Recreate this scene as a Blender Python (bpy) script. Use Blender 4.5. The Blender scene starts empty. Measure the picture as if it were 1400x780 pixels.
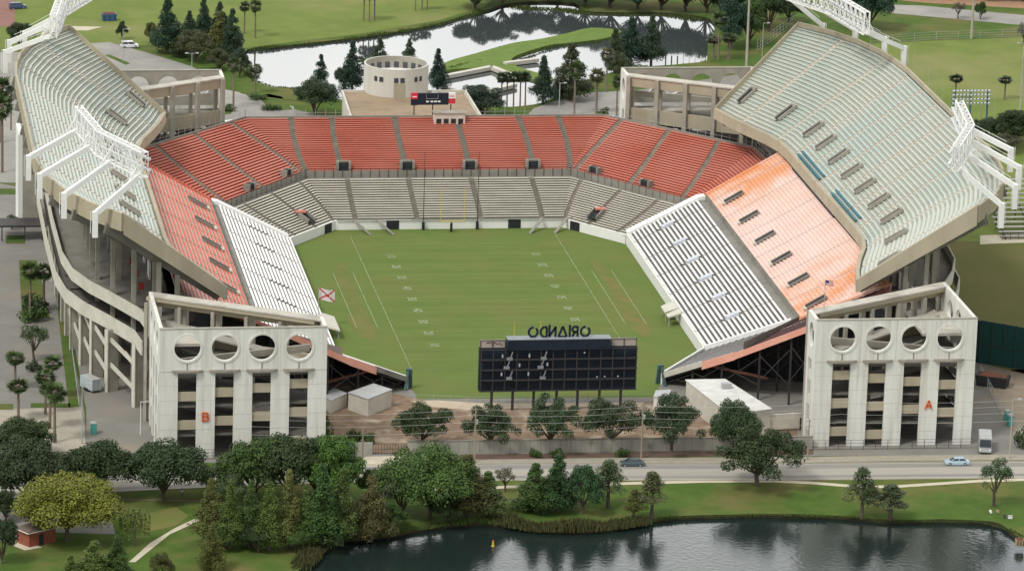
import bpy, bmesh, math, random
from mathutils import Vector, Matrix, Quaternion
random.seed(7)
rad = math.radians
scene = bpy.context.scene
COL = scene.collection

# ------------------------------------------------------------------ camera
CAM = Vector((-156.5201, -1000.0871, 283.3814))
YAW, PIT, ROLL, FPX = 0.1606608, 0.2700195, 0.0309392, 6403.1845
_cy, _sy, _cp, _sp = math.cos(YAW), math.sin(YAW), math.cos(PIT), math.sin(PIT)
_f = Vector((_sy*_cp, _cy*_cp, -_sp)); _r = Vector((_cy, -_sy, 0)); _u = _r.cross(_f)
_c, _s = math.cos(ROLL), math.sin(ROLL)
RV, UV, FV = _c*_r+_s*_u, -_s*_r+_c*_u, _f
cd = bpy.data.cameras.new('camera'); cam = bpy.data.objects.new('camera', cd); COL.objects.link(cam)
cd.sensor_width = 36; cd.lens = 36*FPX/1400; cd.clip_start = 5; cd.clip_end = 12000
cam.matrix_world = Matrix(((RV.x, UV.x, -FV.x, CAM.x), (RV.y, UV.y, -FV.y, CAM.y), (RV.z, UV.z, -FV.z, CAM.z), (0, 0, 0, 1)))
scene.camera = cam

def G(px, py, z=0.0):
    """place on the level z that the photograph shows at this spot"""
    d = RV*((px-700)/FPX) - UV*((py-390)/FPX) + FV
    t = (z-CAM.z)/d.z
    return CAM + d*t
def mpp(p):            # metres per photo pixel at a point
    return (Vector(p)-CAM).dot(FV)/FPX

# ------------------------------------------------------------------ world, sun, exposure
SUN_EL, SUN_AZ = rad(52), rad(232)      # azimuth clockwise from +Y
w = bpy.data.worlds.new('World'); scene.world = w; w.use_nodes = True
nt = w.node_tree; nt.nodes.clear()
def N(nt, typ, **kw):
    n = nt.nodes.new(typ)
    for k, v in kw.items():
        if k.startswith('_'): setattr(n, k[1:], v)
        else: n.inputs[k.replace('__', ' ')].default_value = v
    return n
sky = N(nt, 'ShaderNodeTexSky', _sky_type='NISHITA', _sun_disc=False, _sun_elevation=SUN_EL, _sun_rotation=SUN_AZ, _dust_density=3.0)
tc = N(nt, 'ShaderNodeTexCoord'); mp = N(nt, 'ShaderNodeMapping'); mp.inputs['Scale'].default_value = (5, 5, 14)
no = N(nt, 'ShaderNodeTexNoise', Scale=1.3, Detail=5.0, Roughness=.55)
cr = N(nt, 'ShaderNodeValToRGB'); cr.color_ramp.elements[0].position = .36; cr.color_ramp.elements[1].position = .62
cr.color_ramp.elements[0].color = (6.6, 7.0, 7.4, 1); cr.color_ramp.elements[1].color = (13, 12.9, 12.5, 1)
mx = N(nt, 'ShaderNodeMixRGB', Fac=.88)
bg = N(nt, 'ShaderNodeBackground', Strength=.082); ow = N(nt, 'ShaderNodeOutputWorld')
L = nt.links.new
sx_ = N(nt, 'ShaderNodeSeparateXYZ'); L(tc.outputs['Generated'], sx_.inputs[0])
ml = N(nt, 'ShaderNodeMapRange', _interpolation_type='SMOOTHSTEP'); ml.inputs['From Min'].default_value = .62; ml.inputs['From Max'].default_value = .2; L(sx_.outputs['Z'], ml.inputs['Value'])
my = N(nt, 'ShaderNodeMapRange', _interpolation_type='SMOOTHSTEP'); my.inputs['From Min'].default_value = -.2; my.inputs['From Max'].default_value = .7; L(sx_.outputs['Y'], my.inputs['Value'])
mm = N(nt, 'ShaderNodeMath', _operation='MULTIPLY'); L(ml.outputs[0], mm.inputs[0]); L(my.outputs[0], mm.inputs[1])
ma = N(nt, 'ShaderNodeMath', _operation='MULTIPLY_ADD'); L(mm.outputs[0], ma.inputs[0]); ma.inputs[1].default_value = 1.3; ma.inputs[2].default_value = 1.0
vm_ = N(nt, 'ShaderNodeVectorMath', _operation='SCALE')      # the low northern cloud bank is the brightest part of the overcast
L(tc.outputs['Generated'], mp.inputs['Vector']); L(mp.outputs[0], no.inputs['Vector']); L(no.outputs['Fac'], cr.inputs['Fac'])
L(sky.outputs[0], mx.inputs['Color1']); L(cr.outputs[0], vm_.inputs[0]); L(ma.outputs[0], vm_.inputs['Scale']); L(vm_.outputs[0], mx.inputs['Color2']); L(mx.outputs[0], bg.inputs['Color']); L(bg.outputs[0], ow.inputs[0])
sd = bpy.data.lights.new('sun', 'SUN'); sun = bpy.data.objects.new('sun', sd); COL.objects.link(sun)
sd.energy = 1.8; sd.angle = rad(13); sd.color = (1, .975, .93)
sdir = Vector((math.sin(SUN_AZ)*math.cos(SUN_EL), math.cos(SUN_AZ)*math.cos(SUN_EL), math.sin(SUN_EL)))
sun.rotation_euler = sdir.to_track_quat('Z', 'Y').to_euler(); sun.location = sdir*300
vs = scene.view_settings; vs.view_transform = 'Standard'; vs.look = 'None'; vs.gamma = 1; vs.use_curve_mapping = False; vs.exposure = 0.25

# ------------------------------------------------------------------ materials
MATS = {}
def mat(name, c1, c2=None, rough=.8, scale=.4, stretch=(1, 1, 1), c3=None, scale3=.03, lo=.35, hi=.65, lo3=.5, hi3=.7, metal=0, spec=.3, bump=0, bscale=2.0, stretch3=None):
    if name in MATS: return MATS[name]
    m = bpy.data.materials.new(name); m.use_nodes = True; t = m.node_tree; b = t.nodes['Principled BSDF']; k = t.links.new
    b.inputs['Roughness'].default_value = rough; b.inputs['Metallic'].default_value = metal
    b.inputs['Specular IOR Level'].default_value = spec
    if c2 is None: c2 = tuple(x*.82 for x in c1)
    g = t.nodes.new('ShaderNodeNewGeometry'); mp = t.nodes.new('ShaderNodeMapping'); mp.inputs['Scale'].default_value = stretch
    k(g.outputs['Position'], mp.inputs['Vector'])
    n = N(t, 'ShaderNodeTexNoise', Scale=scale, Detail=6.0, Roughness=.65); k(mp.outputs[0], n.inputs['Vector'])
    r = t.nodes.new('ShaderNodeMapRange'); r.inputs['From Min'].default_value = lo; r.inputs['From Max'].default_value = hi; k(n.outputs['Fac'], r.inputs['Value'])
    x = N(t, 'ShaderNodeMixRGB'); x.inputs['Color1'].default_value = (*c1, 1); x.inputs['Color2'].default_value = (*c2, 1); k(r.outputs[0], x.inputs['Fac'])
    out = x.outputs[0]
    if c3:
        n3 = N(t, 'ShaderNodeTexNoise', Scale=scale3, Detail=4.0, Roughness=.6); 
        if stretch3:
            m3 = t.nodes.new('ShaderNodeMapping'); m3.inputs['Scale'].default_value = stretch3; k(g.outputs['Position'], m3.inputs['Vector']); k(m3.outputs[0], n3.inputs['Vector'])
        else: k(g.outputs['Position'], n3.inputs['Vector'])
        r3 = t.nodes.new('ShaderNodeMapRange'); r3.inputs['From Min'].default_value = lo3; r3.inputs['From Max'].default_value = hi3; k(n3.outputs['Fac'], r3.inputs['Value'])
        x3 = N(t, 'ShaderNodeMixRGB'); x3.inputs['Color2'].default_value = (*c3, 1); k(out, x3.inputs['Color1']); k(r3.outputs[0], x3.inputs['Fac']); out = x3.outputs[0]
    k(out, b.inputs['Base Color'])
    if bump:
        nb = N(t, 'ShaderNodeTexNoise', Scale=bscale, Detail=4.0); k(g.outputs['Position'], nb.inputs['Vector'])
        bm = N(t, 'ShaderNodeBump', Strength=bump, Distance=.3); k(nb.outputs['Fac'], bm.inputs['Height']); k(bm.outputs[0], b.inputs['Normal'])
    MATS[name] = m; return m
def leafmat(name):
    """foliage: hue from the object's own colour, leaf to leaf and clump to clump variety"""
    if name in MATS: return MATS[name]
    m = bpy.data.materials.new(name); m.use_nodes = True; t = m.node_tree; b = t.nodes['Principled BSDF']; k = t.links.new
    b.inputs['Roughness'].default_value = .6; b.inputs['Specular IOR Level'].default_value = .25
    oi = t.nodes.new('ShaderNodeObjectInfo'); g = t.nodes.new('ShaderNodeNewGeometry')
    n = N(t, 'ShaderNodeTexNoise', Scale=.55, Detail=3.0); k(g.outputs['Position'], n.inputs['Vector'])
    ad = N(t, 'ShaderNodeMath', _operation='MULTIPLY_ADD'); k(g.outputs['Random Per Island'], ad.inputs[0]); ad.inputs[1].default_value = .45; k(n.outputs['Fac'], ad.inputs[2])
    r = t.nodes.new('ShaderNodeMapRange'); r.inputs['From Min'].default_value = .4; r.inputs['From Max'].default_value = 1.05; r.inputs['To Min'].default_value = .55; r.inputs['To Max'].default_value = 1.7
    k(ad.outputs[0], r.inputs['Value'])
    x = N(t, 'ShaderNodeVectorMath', _operation='SCALE'); k(oi.outputs['Color'], x.inputs[0]); k(r.outputs[0], x.inputs['Scale']); k(x.outputs[0], b.inputs['Base Color'])
    MATS[name] = m; return m
LEAF = leafmat('leaves')
BARK = mat('bark', (.13, .10, .075), (.08, .06, .045), scale=3)
PALMBARK = mat('palm_bark', (.24, .19, .15), (.16, .12, .09), scale=3)
def water(name, base, rough, bump, bscale, ior=1.33, stretch=(1, 1, 1), spec=.5):
    m = bpy.data.materials.new(name); m.use_nodes = True; t = m.node_tree; b = t.nodes['Principled BSDF']; k = t.links.new
    b.inputs['Base Color'].default_value = (*base, 1); b.inputs['Roughness'].default_value = rough; b.inputs['IOR'].default_value = ior; b.inputs['Specular IOR Level'].default_value = spec
    g = t.nodes.new('ShaderNodeNewGeometry'); mp = t.nodes.new('ShaderNodeMapping'); mp.inputs['Scale'].default_value = stretch; k(g.outputs['Position'], mp.inputs[0])
    n = N(t, 'ShaderNodeTexNoise', Scale=bscale, Detail=4.0); k(mp.outputs[0], n.inputs['Vector'])
    bm = N(t, 'ShaderNodeBump', Strength=bump, Distance=.1); k(n.outputs['Fac'], bm.inputs['Height']); k(bm.outputs[0], b.inputs['Normal'])
    MATS[name] = m; return m

GRASS = mat('lawn', (.080, .132, .026), (.058, .104, .020), rough=.95, scale=.25, c3=(.155, .135, .05), scale3=.06, lo3=.46, hi3=.70, spec=.1)
FARGRASS = mat('meadow', (.165, .205, .050), (.125, .170, .040), rough=.95, scale=.12, c3=(.22, .215, .085), scale3=.02, lo3=.5, hi3=.7, spec=.1)
TURF = mat('turf', (.108, .160, .038), (.128, .178, .046), rough=.95, scale=.14, stretch=(.55, 1, 1), c3=(.150, .155, .048), scale3=.05, lo3=.45, hi3=.75, spec=.1)
WORN = mat('worn_turf', (.175, .160, .055), (.118, .155, .038), rough=.95, scale=.15, spec=.1)
ROAD = mat('asphalt', (.39, .36, .305), (.33, .305, .265), rough=.9, scale=.15, stretch=(.1, 1, 1))
ROADD = mat('asphalt_worn', (.23, .22, .205), (.27, .255, .23), rough=.9, scale=.15, stretch=(.1, 1, 1))
LOT = mat('parking_asphalt', (.30, .29, .26), (.24, .23, .21), rough=.9, scale=.1, c3=(.36, .34, .30), scale3=.04)
PLAZA = mat('plaza', (.24, .23, .205), (.18, .172, .155), rough=.9, scale=.12, c3=(.27, .235, .19), scale3=.06)
PAVE = mat('pale_paving', (.42, .38, .30), (.34, .31, .25), rough=.9, scale=.3)
PATH = mat('path_concrete', (.55, .50, .37), (.47, .42, .32), rough=.9, scale=.4)
CURB = mat('kerb_concrete', (.36, .33, .26), (.30, .27, .21), rough=.9, scale=.6)
DIRT = mat('dirt', (.17, .115, .075), (.25, .18, .12), rough=1, scale=.35, c3=(.40, .33, .24), scale3=.12, lo3=.54, hi3=.68)
MULCH = mat('mulch', (.115, .075, .055), (.15, .10, .075), rough=1, scale=.5)
SAND = mat('sand', (.50, .42, .31), (.42, .34, .25), rough=1, scale=.3)
LINE = mat('line_paint', (.30, .35, .19), (.15, .20, .07), rough=.9, scale=.5)
NUMP = mat('number_paint', (.42, .46, .32), (.24, .29, .14), rough=.9, scale=1.5)
CONC = mat('concrete', (.385, .36, .30), (.295, .275, .23), scale=.25, c3=(.25, .225, .18), scale3=.12, lo3=.55, hi3=.75)
CONCD = mat('concrete_grey', (.27, .255, .22), (.205, .195, .17), scale=.2, c3=(.15, .145, .13), scale3=.15, lo3=.55, hi3=.75)
BEIGE = mat('beige_concrete', (.43, .38, .275), (.36, .315, .23), scale=.2, stretch=(1, 1, .3), c3=(.33, .28, .195), scale3=.12, lo3=.55, hi3=.75)
PALE = mat('pale_concrete', (.60, .57, .49), (.50, .475, .40), scale=.3)
TWR = mat('white_stained_wall', (.73, .73, .685), (.65, .645, .59), rough=.7, scale=.7, stretch=(1, 1, .07), c3=(.50, .475, .40), scale3=.9, lo3=.46, hi3=.78, stretch3=(1, 1, .06))
STAIN = mat('stained_ledge', (.24, .22, .185), (.33, .30, .25), scale=.8)
WHITE = mat('white_paint', (.82, .82, .80), (.76, .76, .73), rough=.5, scale=.5)
WSEAT = mat('white_bench', (.80, .79, .76), (.70, .69, .65), rough=.5, scale=.25)
CSEAT = mat('cream_bench', (.60, .56, .465), (.50, .465, .38), rough=.6, scale=.2)
RSEAT = mat('red_bench', (.56, .165, .105), (.48, .125, .078), rough=.6, scale=.2, c3=(.60, .23, .17), scale3=.05, lo3=.42, hi3=.7)
OSEAT = mat('left_red_bench', (.60, .16, .10), (.52, .125, .075), rough=.6, scale=.3)
PSEAT = mat('faded_pink_bench', (.82, .62, .56), (.78, .53, .46), rough=.6, scale=.12, c3=(.76, .33, .14), scale3=.10, lo3=.38, hi3=.58)
RTREAD = mat('red_tread', (.40, .10, .07), (.33, .085, .06), scale=.3)
STREAD = mat('silver_tread', (.78, .72, .64), (.68, .62, .55), scale=.3)
PTREAD = mat('pink_tread', (.82, .68, .60), (.78, .60, .50), scale=.15, c3=(.76, .42, .24), scale3=.10, lo3=.38, hi3=.58)
DTREAD = mat('shade_toned_tread', (.13, .125, .12), (.10, .097, .095), scale=.3)  # grey darkened so the tread colour carries the shade between benches
GTREAD = mat('grey_green_tread', (.43, .42, .355), (.36, .355, .30), scale=.3)
TSEAT = mat('pale_teal_bench', (.47, .53, .465), (.52, .53, .46), rough=.5, scale=.1, c3=(.41, .51, .47), scale3=.04, lo3=.45, hi3=.65)
TEAL = mat('teal_bench', (.025, .12, .15), (.04, .16, .19), rough=.5, scale=.3)
AISLE = mat('aisle_steps', (.25, .225, .18), (.16, .145, .115), scale=.8)
AISLEP = mat('pale_aisle_steps', (.56, .51, .42), (.47, .43, .35), scale=.6)
DARK = mat('opening_shade', (.018, .02, .026), (.03, .032, .036), rough=.6, scale=.5)  # near-black colour stands in for the shade inside openings
NAVY = mat('navy_panel', (.008, .014, .026), (.014, .022, .036), rough=.6, scale=.4)
STEEL = mat('dark_steel', (.035, .036, .04), (.055, .045, .04), rough=.6, scale=.6)
RUST = mat('rusty_steel', (.16, .06, .035), (.10, .045, .03), rough=.8, scale=.6)
GALV = mat('galvanised', (.42, .43, .42), (.34, .35, .34), rough=.5, scale=.5)
POLEC = mat('pole_concrete', (.42, .39, .32), (.35, .32, .26), scale=.5)
WOOD = mat('pole_wood', (.34, .28, .21), (.26, .21, .155), scale=.8, stretch=(1, 1, .1))
ORANGE = mat('orange_letter', (.72, .15, .05), (.62, .12, .04), rough=.5, scale=.5)
ROOFB = mat('gravel_roof', (.34, .255, .165), (.27, .195, .125), scale=.18, c3=(.21, .165, .115), scale3=.1, lo3=.5, hi3=.7)
BRICK = mat('brick', (.28, .085, .05), (.21, .06, .04), scale=1.2)
SHINGLE = mat('shingle', (.17, .12, .095), (.12, .085, .07), scale=.8)
GREENF = mat('green_screen', (.010, .055, .050), (.014, .07, .062), rough=.8, scale=.3)
GLASS = mat('dark_glass', (.03, .04, .05), (.05, .06, .07), rough=.1, scale=.5, spec=.6)
RUBBER = mat('rubber', (.02, .02, .02), rough=.8)
YELLOW = mat('yellow_paint', (.70, .52, .06), rough=.5)
REED = mat('reeds', (.085, .075, .028), (.055, .07, .022), rough=.9, scale=.3)
def ends_only(m):
    """rust-orange weathering only on the two ends of the pink stand"""
    t = m.node_tree; mixes = [n for n in t.nodes if n.type == 'MIX_RGB']; x = [n for n in mixes if n.inputs['Color1'].is_linked][-1]
    src = x.inputs['Fac'].links[0].from_socket; g = t.nodes.new('ShaderNodeNewGeometry'); sp = t.nodes.new('ShaderNodeSeparateXYZ'); k = t.links.new
    k(g.outputs['Position'], sp.inputs[0]); a = N(t, 'ShaderNodeMath', _operation='ADD'); a.inputs[1].default_value = 7; k(sp.outputs['Y'], a.inputs[0])
    ab = N(t, 'ShaderNodeMath', _operation='ABSOLUTE'); k(a.outputs[0], ab.inputs[0]); r = N(t, 'ShaderNodeMapRange'); r.inputs['From Min'].default_value = 24; r.inputs['From Max'].default_value = 42; k(ab.outputs[0], r.inputs['Value'])
    mu = N(t, 'ShaderNodeMath', _operation='MULTIPLY'); k(src, mu.inputs[0]); k(r.outputs[0], mu.inputs[1]); k(mu.outputs[0], x.inputs['Fac'])
ends_only(PSEAT); ends_only(PTREAD)
def paint(name, c, rough=.3): return mat(name, c, tuple(x*.9 for x in c), rough=rough, spec=.5)

# ------------------------------------------------------------------ building helpers
class M:
    def __init__(s): s.v = []; s.f = []; s.mi = []; s.mats = []; s.cur = 0
    def use(s, m):
        if m not in s.mats: s.mats.append(m)
        s.cur = s.mats.index(m); return s
    def face(s, pts):
        i = len(s.v); s.v += [tuple(p) for p in pts]; s.f.append(tuple(range(i, i+len(pts)))); s.mi.append(s.cur)
    def hexa(s, b, t):
        i = len(s.v); s.v += [tuple(p) for p in b]+[tuple(p) for p in t]; n = len(b)
        s.f.append(tuple(i+k for k in reversed(range(n)))); s.f.append(tuple(i+n+k for k in range(n)))
        for k in range(n): s.f.append((i+k, i+(k+1) % n, i+n+(k+1) % n, i+n+k))
        s.mi += [s.cur]*(n+2)
    def box(s, c, d, rz=0):
        x, y, z = d[0]/2, d[1]/2, d[2]/2; ca, sa = math.cos(rz), math.sin(rz)
        q = [(c[0]+a*x*ca-b*y*sa, c[1]+a*x*sa+b*y*ca) for a, b in ((-1, -1), (1, -1), (1, 1), (-1, 1))]
        s.hexa([(p[0], p[1], c[2]-z) for p in q], [(p[0], p[1], c[2]+z) for p in q])
    def prism(s, poly, z0, z1):
        f0 = z0 if callable(z0) else (lambda p: z0); f1 = z1 if callable(z1) else (lambda p: z1)
        s.hexa([(p[0], p[1], f0(p)) for p in poly], [(p[0], p[1], f1(p)) for p in poly])
    def bar(s, p, q, wd, h=None, up=(0, 0, 1)):
        h = h or wd; p, q = Vector(p), Vector(q); d = (q-p).normalized(); u = Vector(up)
        if abs(d.dot(u)) > .99: u = Vector((0, 1, 0))
        a = d.cross(u).normalized()*(wd/2); b = a.cross(d).normalized()*(h/2)
        s.hexa([p-a-b, p+a-b, p+a+b, p-a+b], [q-a-b, q+a-b, q+a+b, q-a+b])
    def tube(s, p, q, r0, r1=None, n=8):
        r1 = r0 if r1 is None else r1; p, q = Vector(p), Vector(q); d = (q-p).normalized()
        u = Vector((0, 0, 1)) if abs(d.z) < .9 else Vector((1, 0, 0)); a = d.cross(u).normalized(); b = d.cross(a)
        rg = [a*math.cos(6.28319*k/n)+b*math.sin(6.28319*k/n) for k in range(n)]
        s.hexa([p+e*r0 for e in rg], [q+e*r1 for e in rg])
    def build(s, name, m=None, parent=None, smooth=False):
        o0 = parent
        off = Vector((0, 0, 0))
        while o0 is not None: off += o0.location; o0 = o0.parent
        me = bpy.data.meshes.new(name)
        me.from_pydata([(x-off.x, y-off.y, z-off.z) for x, y, z in s.v], [], s.f)
        mats = s.mats if s.mats else [m]
        for q in mats: me.materials.append(q)
        if s.mats: me.polygons.foreach_set('material_index', s.mi)
        if smooth: me.polygons.foreach_set('use_smooth', [True]*len(s.f))
        me.update()
        o = bpy.data.objects.new(name, me); COL.objects.link(o); o.parent = parent
        return o
def tag(o, label=None, cat=None, group=None, kind=None):
    if label: o['label'] = label
    if cat: o['category'] = cat
    if group: o['group'] = group
    if kind: o['kind'] = kind
    return o
def thing(name, label, cat, loc=(0, 0, 0), group=None):
    o = bpy.data.objects.new(name, None); COL.objects.link(o); o.location = loc; o.empty_display_size = .1
    return tag(o, label, cat, group)
def copy_tree(o, parent=None):
    c = o.copy(); COL.objects.link(c); c.parent = parent
    for ch in list(o.children): copy_tree(ch, c)
    return c
def triang(loops, z=0.0, axis=None):
    """filled faces for an outer loop with holes (2D loops) -> verts, tris"""
    bm = bmesh.new(); es = []
    for lp in loops:
        vs_ = [bm.verts.new((p[0], p[1], 0)) for p in lp]
        es += [bm.edges.new((vs_[i], vs_[(i+1) % len(vs_)])) for i in range(len(vs_))]
    bmesh.ops.triangle_fill(bm, use_beauty=True, use_dissolve=False, edges=es, normal=(0, 0, 1))
    bm.verts.index_update()
    V = [tuple(v.co) for v in bm.verts]; F = [tuple(v.index for v in f.verts) for f in bm.faces]; bm.free()
    return V, F
def sheet(name, loops, z, m, label_kind='structure'):
    V, F = triang(loops); b = M()
    b.v = [(x, y, z) for x, y, _ in V]; b.f = F; b.mi = [0]*len(F)
    o = b.build(name, m); o['kind'] = label_kind; return o
def PX(lst, z=0): return [tuple(G(x, y, z)[:2]) for x, y in lst]
def smoothloop(pts, n=4):
    out = []; k = len(pts)
    for i in range(k):
        p0, p1, p2, p3 = (Vector(pts[(i+j-1) % k]) for j in range(4))
        for a in range(n):
            t = a/n
            out.append(tuple(.5*((2*p1)+(p2-p0)*t+(2*p0-5*p1+4*p2-p3)*t*t+(3*p1-p0-3*p2+p3)*t**3)))
    return out
def area_ccw(p): return sum(p[i][0]*p[(i+1) % len(p)][1]-p[(i+1) % len(p)][0]*p[i][1] for i in range(len(p)))

# ================================================================== GROUND
lake_px = [(395, 830), (398, 800), (405, 782), (420, 770), (433, 752), (434, 738), (470, 735), (520, 730), (557, 724), (600, 717), (650, 713), (700, 716), (732, 722), (790, 724), (840, 720), (880, 711), (925, 705), (985, 703), (1050, 702), (1110, 703), (1162, 705), (1225, 710), (1287, 709), (1340, 711), (1364, 714), (1378, 722), (1400, 735), (1470, 745), (1500, 830), (1500, 960), (900, 960), (395, 960)]
LAKE = smoothloop([p for p in PX(lake_px)], 3)
pond_px = [(338, 68), (380, 63), (420, 59), (490, 51), (550, 42), (600, 32), (632, 22), (668, 13), (690, 6), (730, 2), (785, 4), (800, 15), (850, 17), (900, 17), (940, 20), (972, 27), (978, 42), (968, 60), (964, 82), (935, 87), (900, 90), (865, 92), (840, 98), (805, 108), (770, 125), (745, 139), (720, 144), (690, 146), (640, 142), (600, 138), (560, 136), (510, 138), (465, 136), (440, 128), (407, 121), (375, 119), (345, 110), (333, 92)]
POND = smoothloop([p for p in PX(pond_px)], 3)
big = [(-2500, -1200), (2500, -1200), (2500, 3200), (-2500, 3200)]
sheet('ground', [big, LAKE, POND], 0, GRASS)
for nm, lp, zz in (('lake_bank', LAKE, .8), ('pond_bank', POND, .6)):
    b = M()
    for i in range(len(lp)):
        p, q = lp[i], lp[(i+1) % len(lp)]; b.face([(p[0], p[1], 0), (q[0], q[1], 0), (q[0], q[1], -zz-.3), (p[0], p[1], -zz-.3)])
    b.build(nm, mat('bank_soil', (.055, .055, .02), (.035, .03, .018), rough=1, scale=.6))['kind'] = 'structure'
def wsheet(name, lp, z, m):
    c = Vector((sum(p[0] for p in lp)/len(lp), sum(p[1] for p in lp)/len(lp)))
    return sheet(name, [[tuple(c+(Vector(p)-c)*1.004) for p in lp]], z, m)
wsheet('lake_water', LAKE, -.8, water('lake_water', (.013, .022, .020), .12, .42, .9, 1.40, (1, 1, 1)))
wsheet('pond_water', POND, -.6, water('pond_water', (.05, .06, .06), .04, .04, .8, 1.75, (1, 1, 1)))
isl = PX([(604, 95), (612, 84), (650, 73), (700, 59), (740, 53), (777, 45), (808, 38), (846, 41), (845, 46), (820, 54), (757, 61), (722, 70), (700, 80), (706, 90), (730, 98), (756, 106), (745, 112), (718, 105), (690, 96), (640, 93)])
b = M(); V, F = triang([smoothloop(isl, 3)]); b.v = [(x, y, 0) for x, y, _ in V]; b.f = list(F); lp = smoothloop(isl, 3)
for i in range(len(lp)):
    p, q = lp[i], lp[(i+1) % len(lp)]; k = len(b.v); b.v += [(p[0], p[1], 0), (q[0], q[1], 0), (q[0], q[1], -1), (p[0], p[1], -1)]; b.f.append((k, k+1, k+2, k+3))
b.mi = [0]*len(b.f); b.build('pond_spit', mat('spit_grass', (.14, .20, .035), (.10, .16, .03), rough=.95, scale=.3))['kind'] = 'structure'
sheet('north_meadow', [PX([(-80, 160), (-80, 68), (60, 68), (260, 60), (320, 70), (335, 66), (420, 55), (490, 47), (600, 28), (660, 10), (690, -10), (690, -90), (-80, -90)])], .03, FARGRASS)
sheet('practice_field', [PX([(1240, 330), (1520, 330), (1520, 540), (1300, 486), (1240, 470)])], .05, mat('practice_turf', (.115, .125, .036), (.15, .135, .05), rough=.95, scale=.06, spec=.1))
sheet('east_meadow', [PX([(1150, 62), (1300, 55), (1520, 47), (1520, 420), (1240, 420), (1200, 220)])], .03, FARGRASS)
# roads and pavings (each sheet a few centimetres above the one below)
def band(pts, wdt, dy=0):
    """strip between an upper pixel polyline and the same moved down by wdt pixels"""
    return PX(pts)+PX([(x, y+wdt) for x, y in reversed(pts)])
rt = [(-90, 668), (0, 659), (150, 650), (300, 643), (500, 636), (700, 634), (860, 634), (1050, 634), (1250, 632), (1500, 630)]
sheet('road', [band(rt, 22)], .04, ROAD)
sheet('road_lane_wear', [band([(x, y+1.5) for x, y in rt], 5)], .06, ROADD)
sheet('road_gutter_wear', [band([(x, y+16) for x, y in rt], 3.5)], .06, ROADD)
b = M()
def kerb(pts, h=.14, wd=.35):
    P = PX(pts)
    for p, q in zip(P, P[1:]): b.bar((p[0], p[1], h/2), (q[0], q[1], h/2), wd, h)
kerb([(x, y-.6) for x, y in rt]); kerb([(x, y+22.5) for x, y in rt])
b.build('road_kerb', CURB)['kind'] = 'structure'
sheet('sidewalk', [band([(440, 628), (700, 626), (950, 625), (1110, 624), (1250, 622), (1500, 620)], 7.5)], .03, CURB)
sheet('driveway', [PX([(500, 624), (560, 622), (575, 636), (478, 638)])], .05, PATH)
pt = [(560, 668), (700, 663.5), (850, 659), (960, 656), (1060, 655.5), (1110, 658), (1160, 662), (1215, 663.5), (1270, 660), (1337, 655.5), (1400, 653.5), (1500, 653)]
sheet('lakeside_path', [band(pt, 3.6)], .05, PATH)
sheet('park_path', [PX([(268, 708), (274, 711), (232, 730), (185, 768), (176, 768), (205, 742), (240, 721)])], .05, PATH)
sheet('old_path', [band([(-60, 684), (60, 682), (160, 681), (290, 684)], 2.5)], .05, mat('old_path', (.16, .13, .09), (.13, .12, .06)))
sheet('park_pad', [PX([(-30, 745), (-30, 690), (20, 686), (110, 688), (150, 702), (158, 730), (60, 727), (10, 738)])], .04, PLAZA)
sheet('worn_park_grass', [PX([(190, 705), (240, 692), (258, 705), (240, 718), (200, 728), (185, 722)])], .04, WORN)
sheet('stadium_apron', [PX([(60, 240), (118, 560), (118, 632), (440, 632), (440, 625), (1112, 623), (1440, 621), (1440, 500), (1300, 420), (1300, 150), (1020, 100), (860, 125), (720, 162), (470, 165), (300, 126), (140, 100)])], .02, PLAZA)
sheet('dirt_yard', [PX([(440, 622), (440, 520), (548, 540), (600, 551), (700, 552), (850, 551), (945, 545), (1000, 560), (1090, 575), (1090, 614), (560, 618)])], .04, DIRT)
sheet('sand_strip', [PX([(560, 548), (600, 547), (660, 551), (760, 551), (880, 550), (880, 555), (780, 556), (700, 558), (640, 560), (590, 556)])], .05, SAND)
sheet('mulch_strip', [band([(556, 622), (800, 619), (1112, 614)], 7)], .05, MULCH)
sheet('west_walk', [PX([(-60, 240), (60, 262), (70, 330), (115, 560), (120, 620), (-60, 625)])], .04, PLAZA)
sheet('pale_forecourt', [PX([(-60, 562), (112, 556), (118, 616), (-60, 622)])], .06, PAVE)
sheet('upper_walk', [PX([(-60, 150), (30, 150), (58, 250), (-60, 250)])], .06, LOT)
for pl in ([(69, 338), (80, 338), (108, 556), (94, 557)], [(26, 356), (50, 356), (68, 434), (30, 437)], [(8, 322), (34, 322), (34, 333), (8, 333)], [(-20, 552), (18, 552), (18, 560), (-20, 560)], [(42, 551), (96, 551), (96, 557), (42, 557)], [(-30, 258), (26, 258), (26, 266), (-30, 266)]):
    sheet('lawn_strip', [PX(pl)], .08, GRASS)
sheet('parking_lot', [PX([(-60, 74), (75, 70), (122, 60), (150, 58), (200, 72), (262, 91), (330, 128), (402, 146), (402, 170), (100, 170), (-60, 130)])], .05, LOT)
sheet('traffic_island', [PX([(143, 76), (150, 75), (178, 87), (172, 89)])], .08, GRASS)
for pl in ([(302, 110), (345, 124), (420, 140), (350, 131), (300, 121)], [(352, 132), (380, 126), (400, 150), (372, 152)], [(301, 149), (318, 150), (316, 156), (300, 158)]):
    sheet('shrub_bed', [PX(pl)], .08, GRASS)
sheet('east_lot', [PX([(716, 163), (730, 148), (750, 141), (805, 127), (860, 124), (900, 170), (720, 172)])], .05, LOT)
sheet('far_road', [PX([(1195, 6), (1260, 8), (1400, 21), (1500, 30), (1500, 46), (1400, 35), (1215, 18)])], .05, LOT)
sheet('earth_verge', [PX([(1195, -3), (1300, -2), (1520, 4), (1520, 17), (1400, 12), (1260, 4)])], .05, mat('red_earth', (.36, .21, .12), (.29, .17, .10)))
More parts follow.
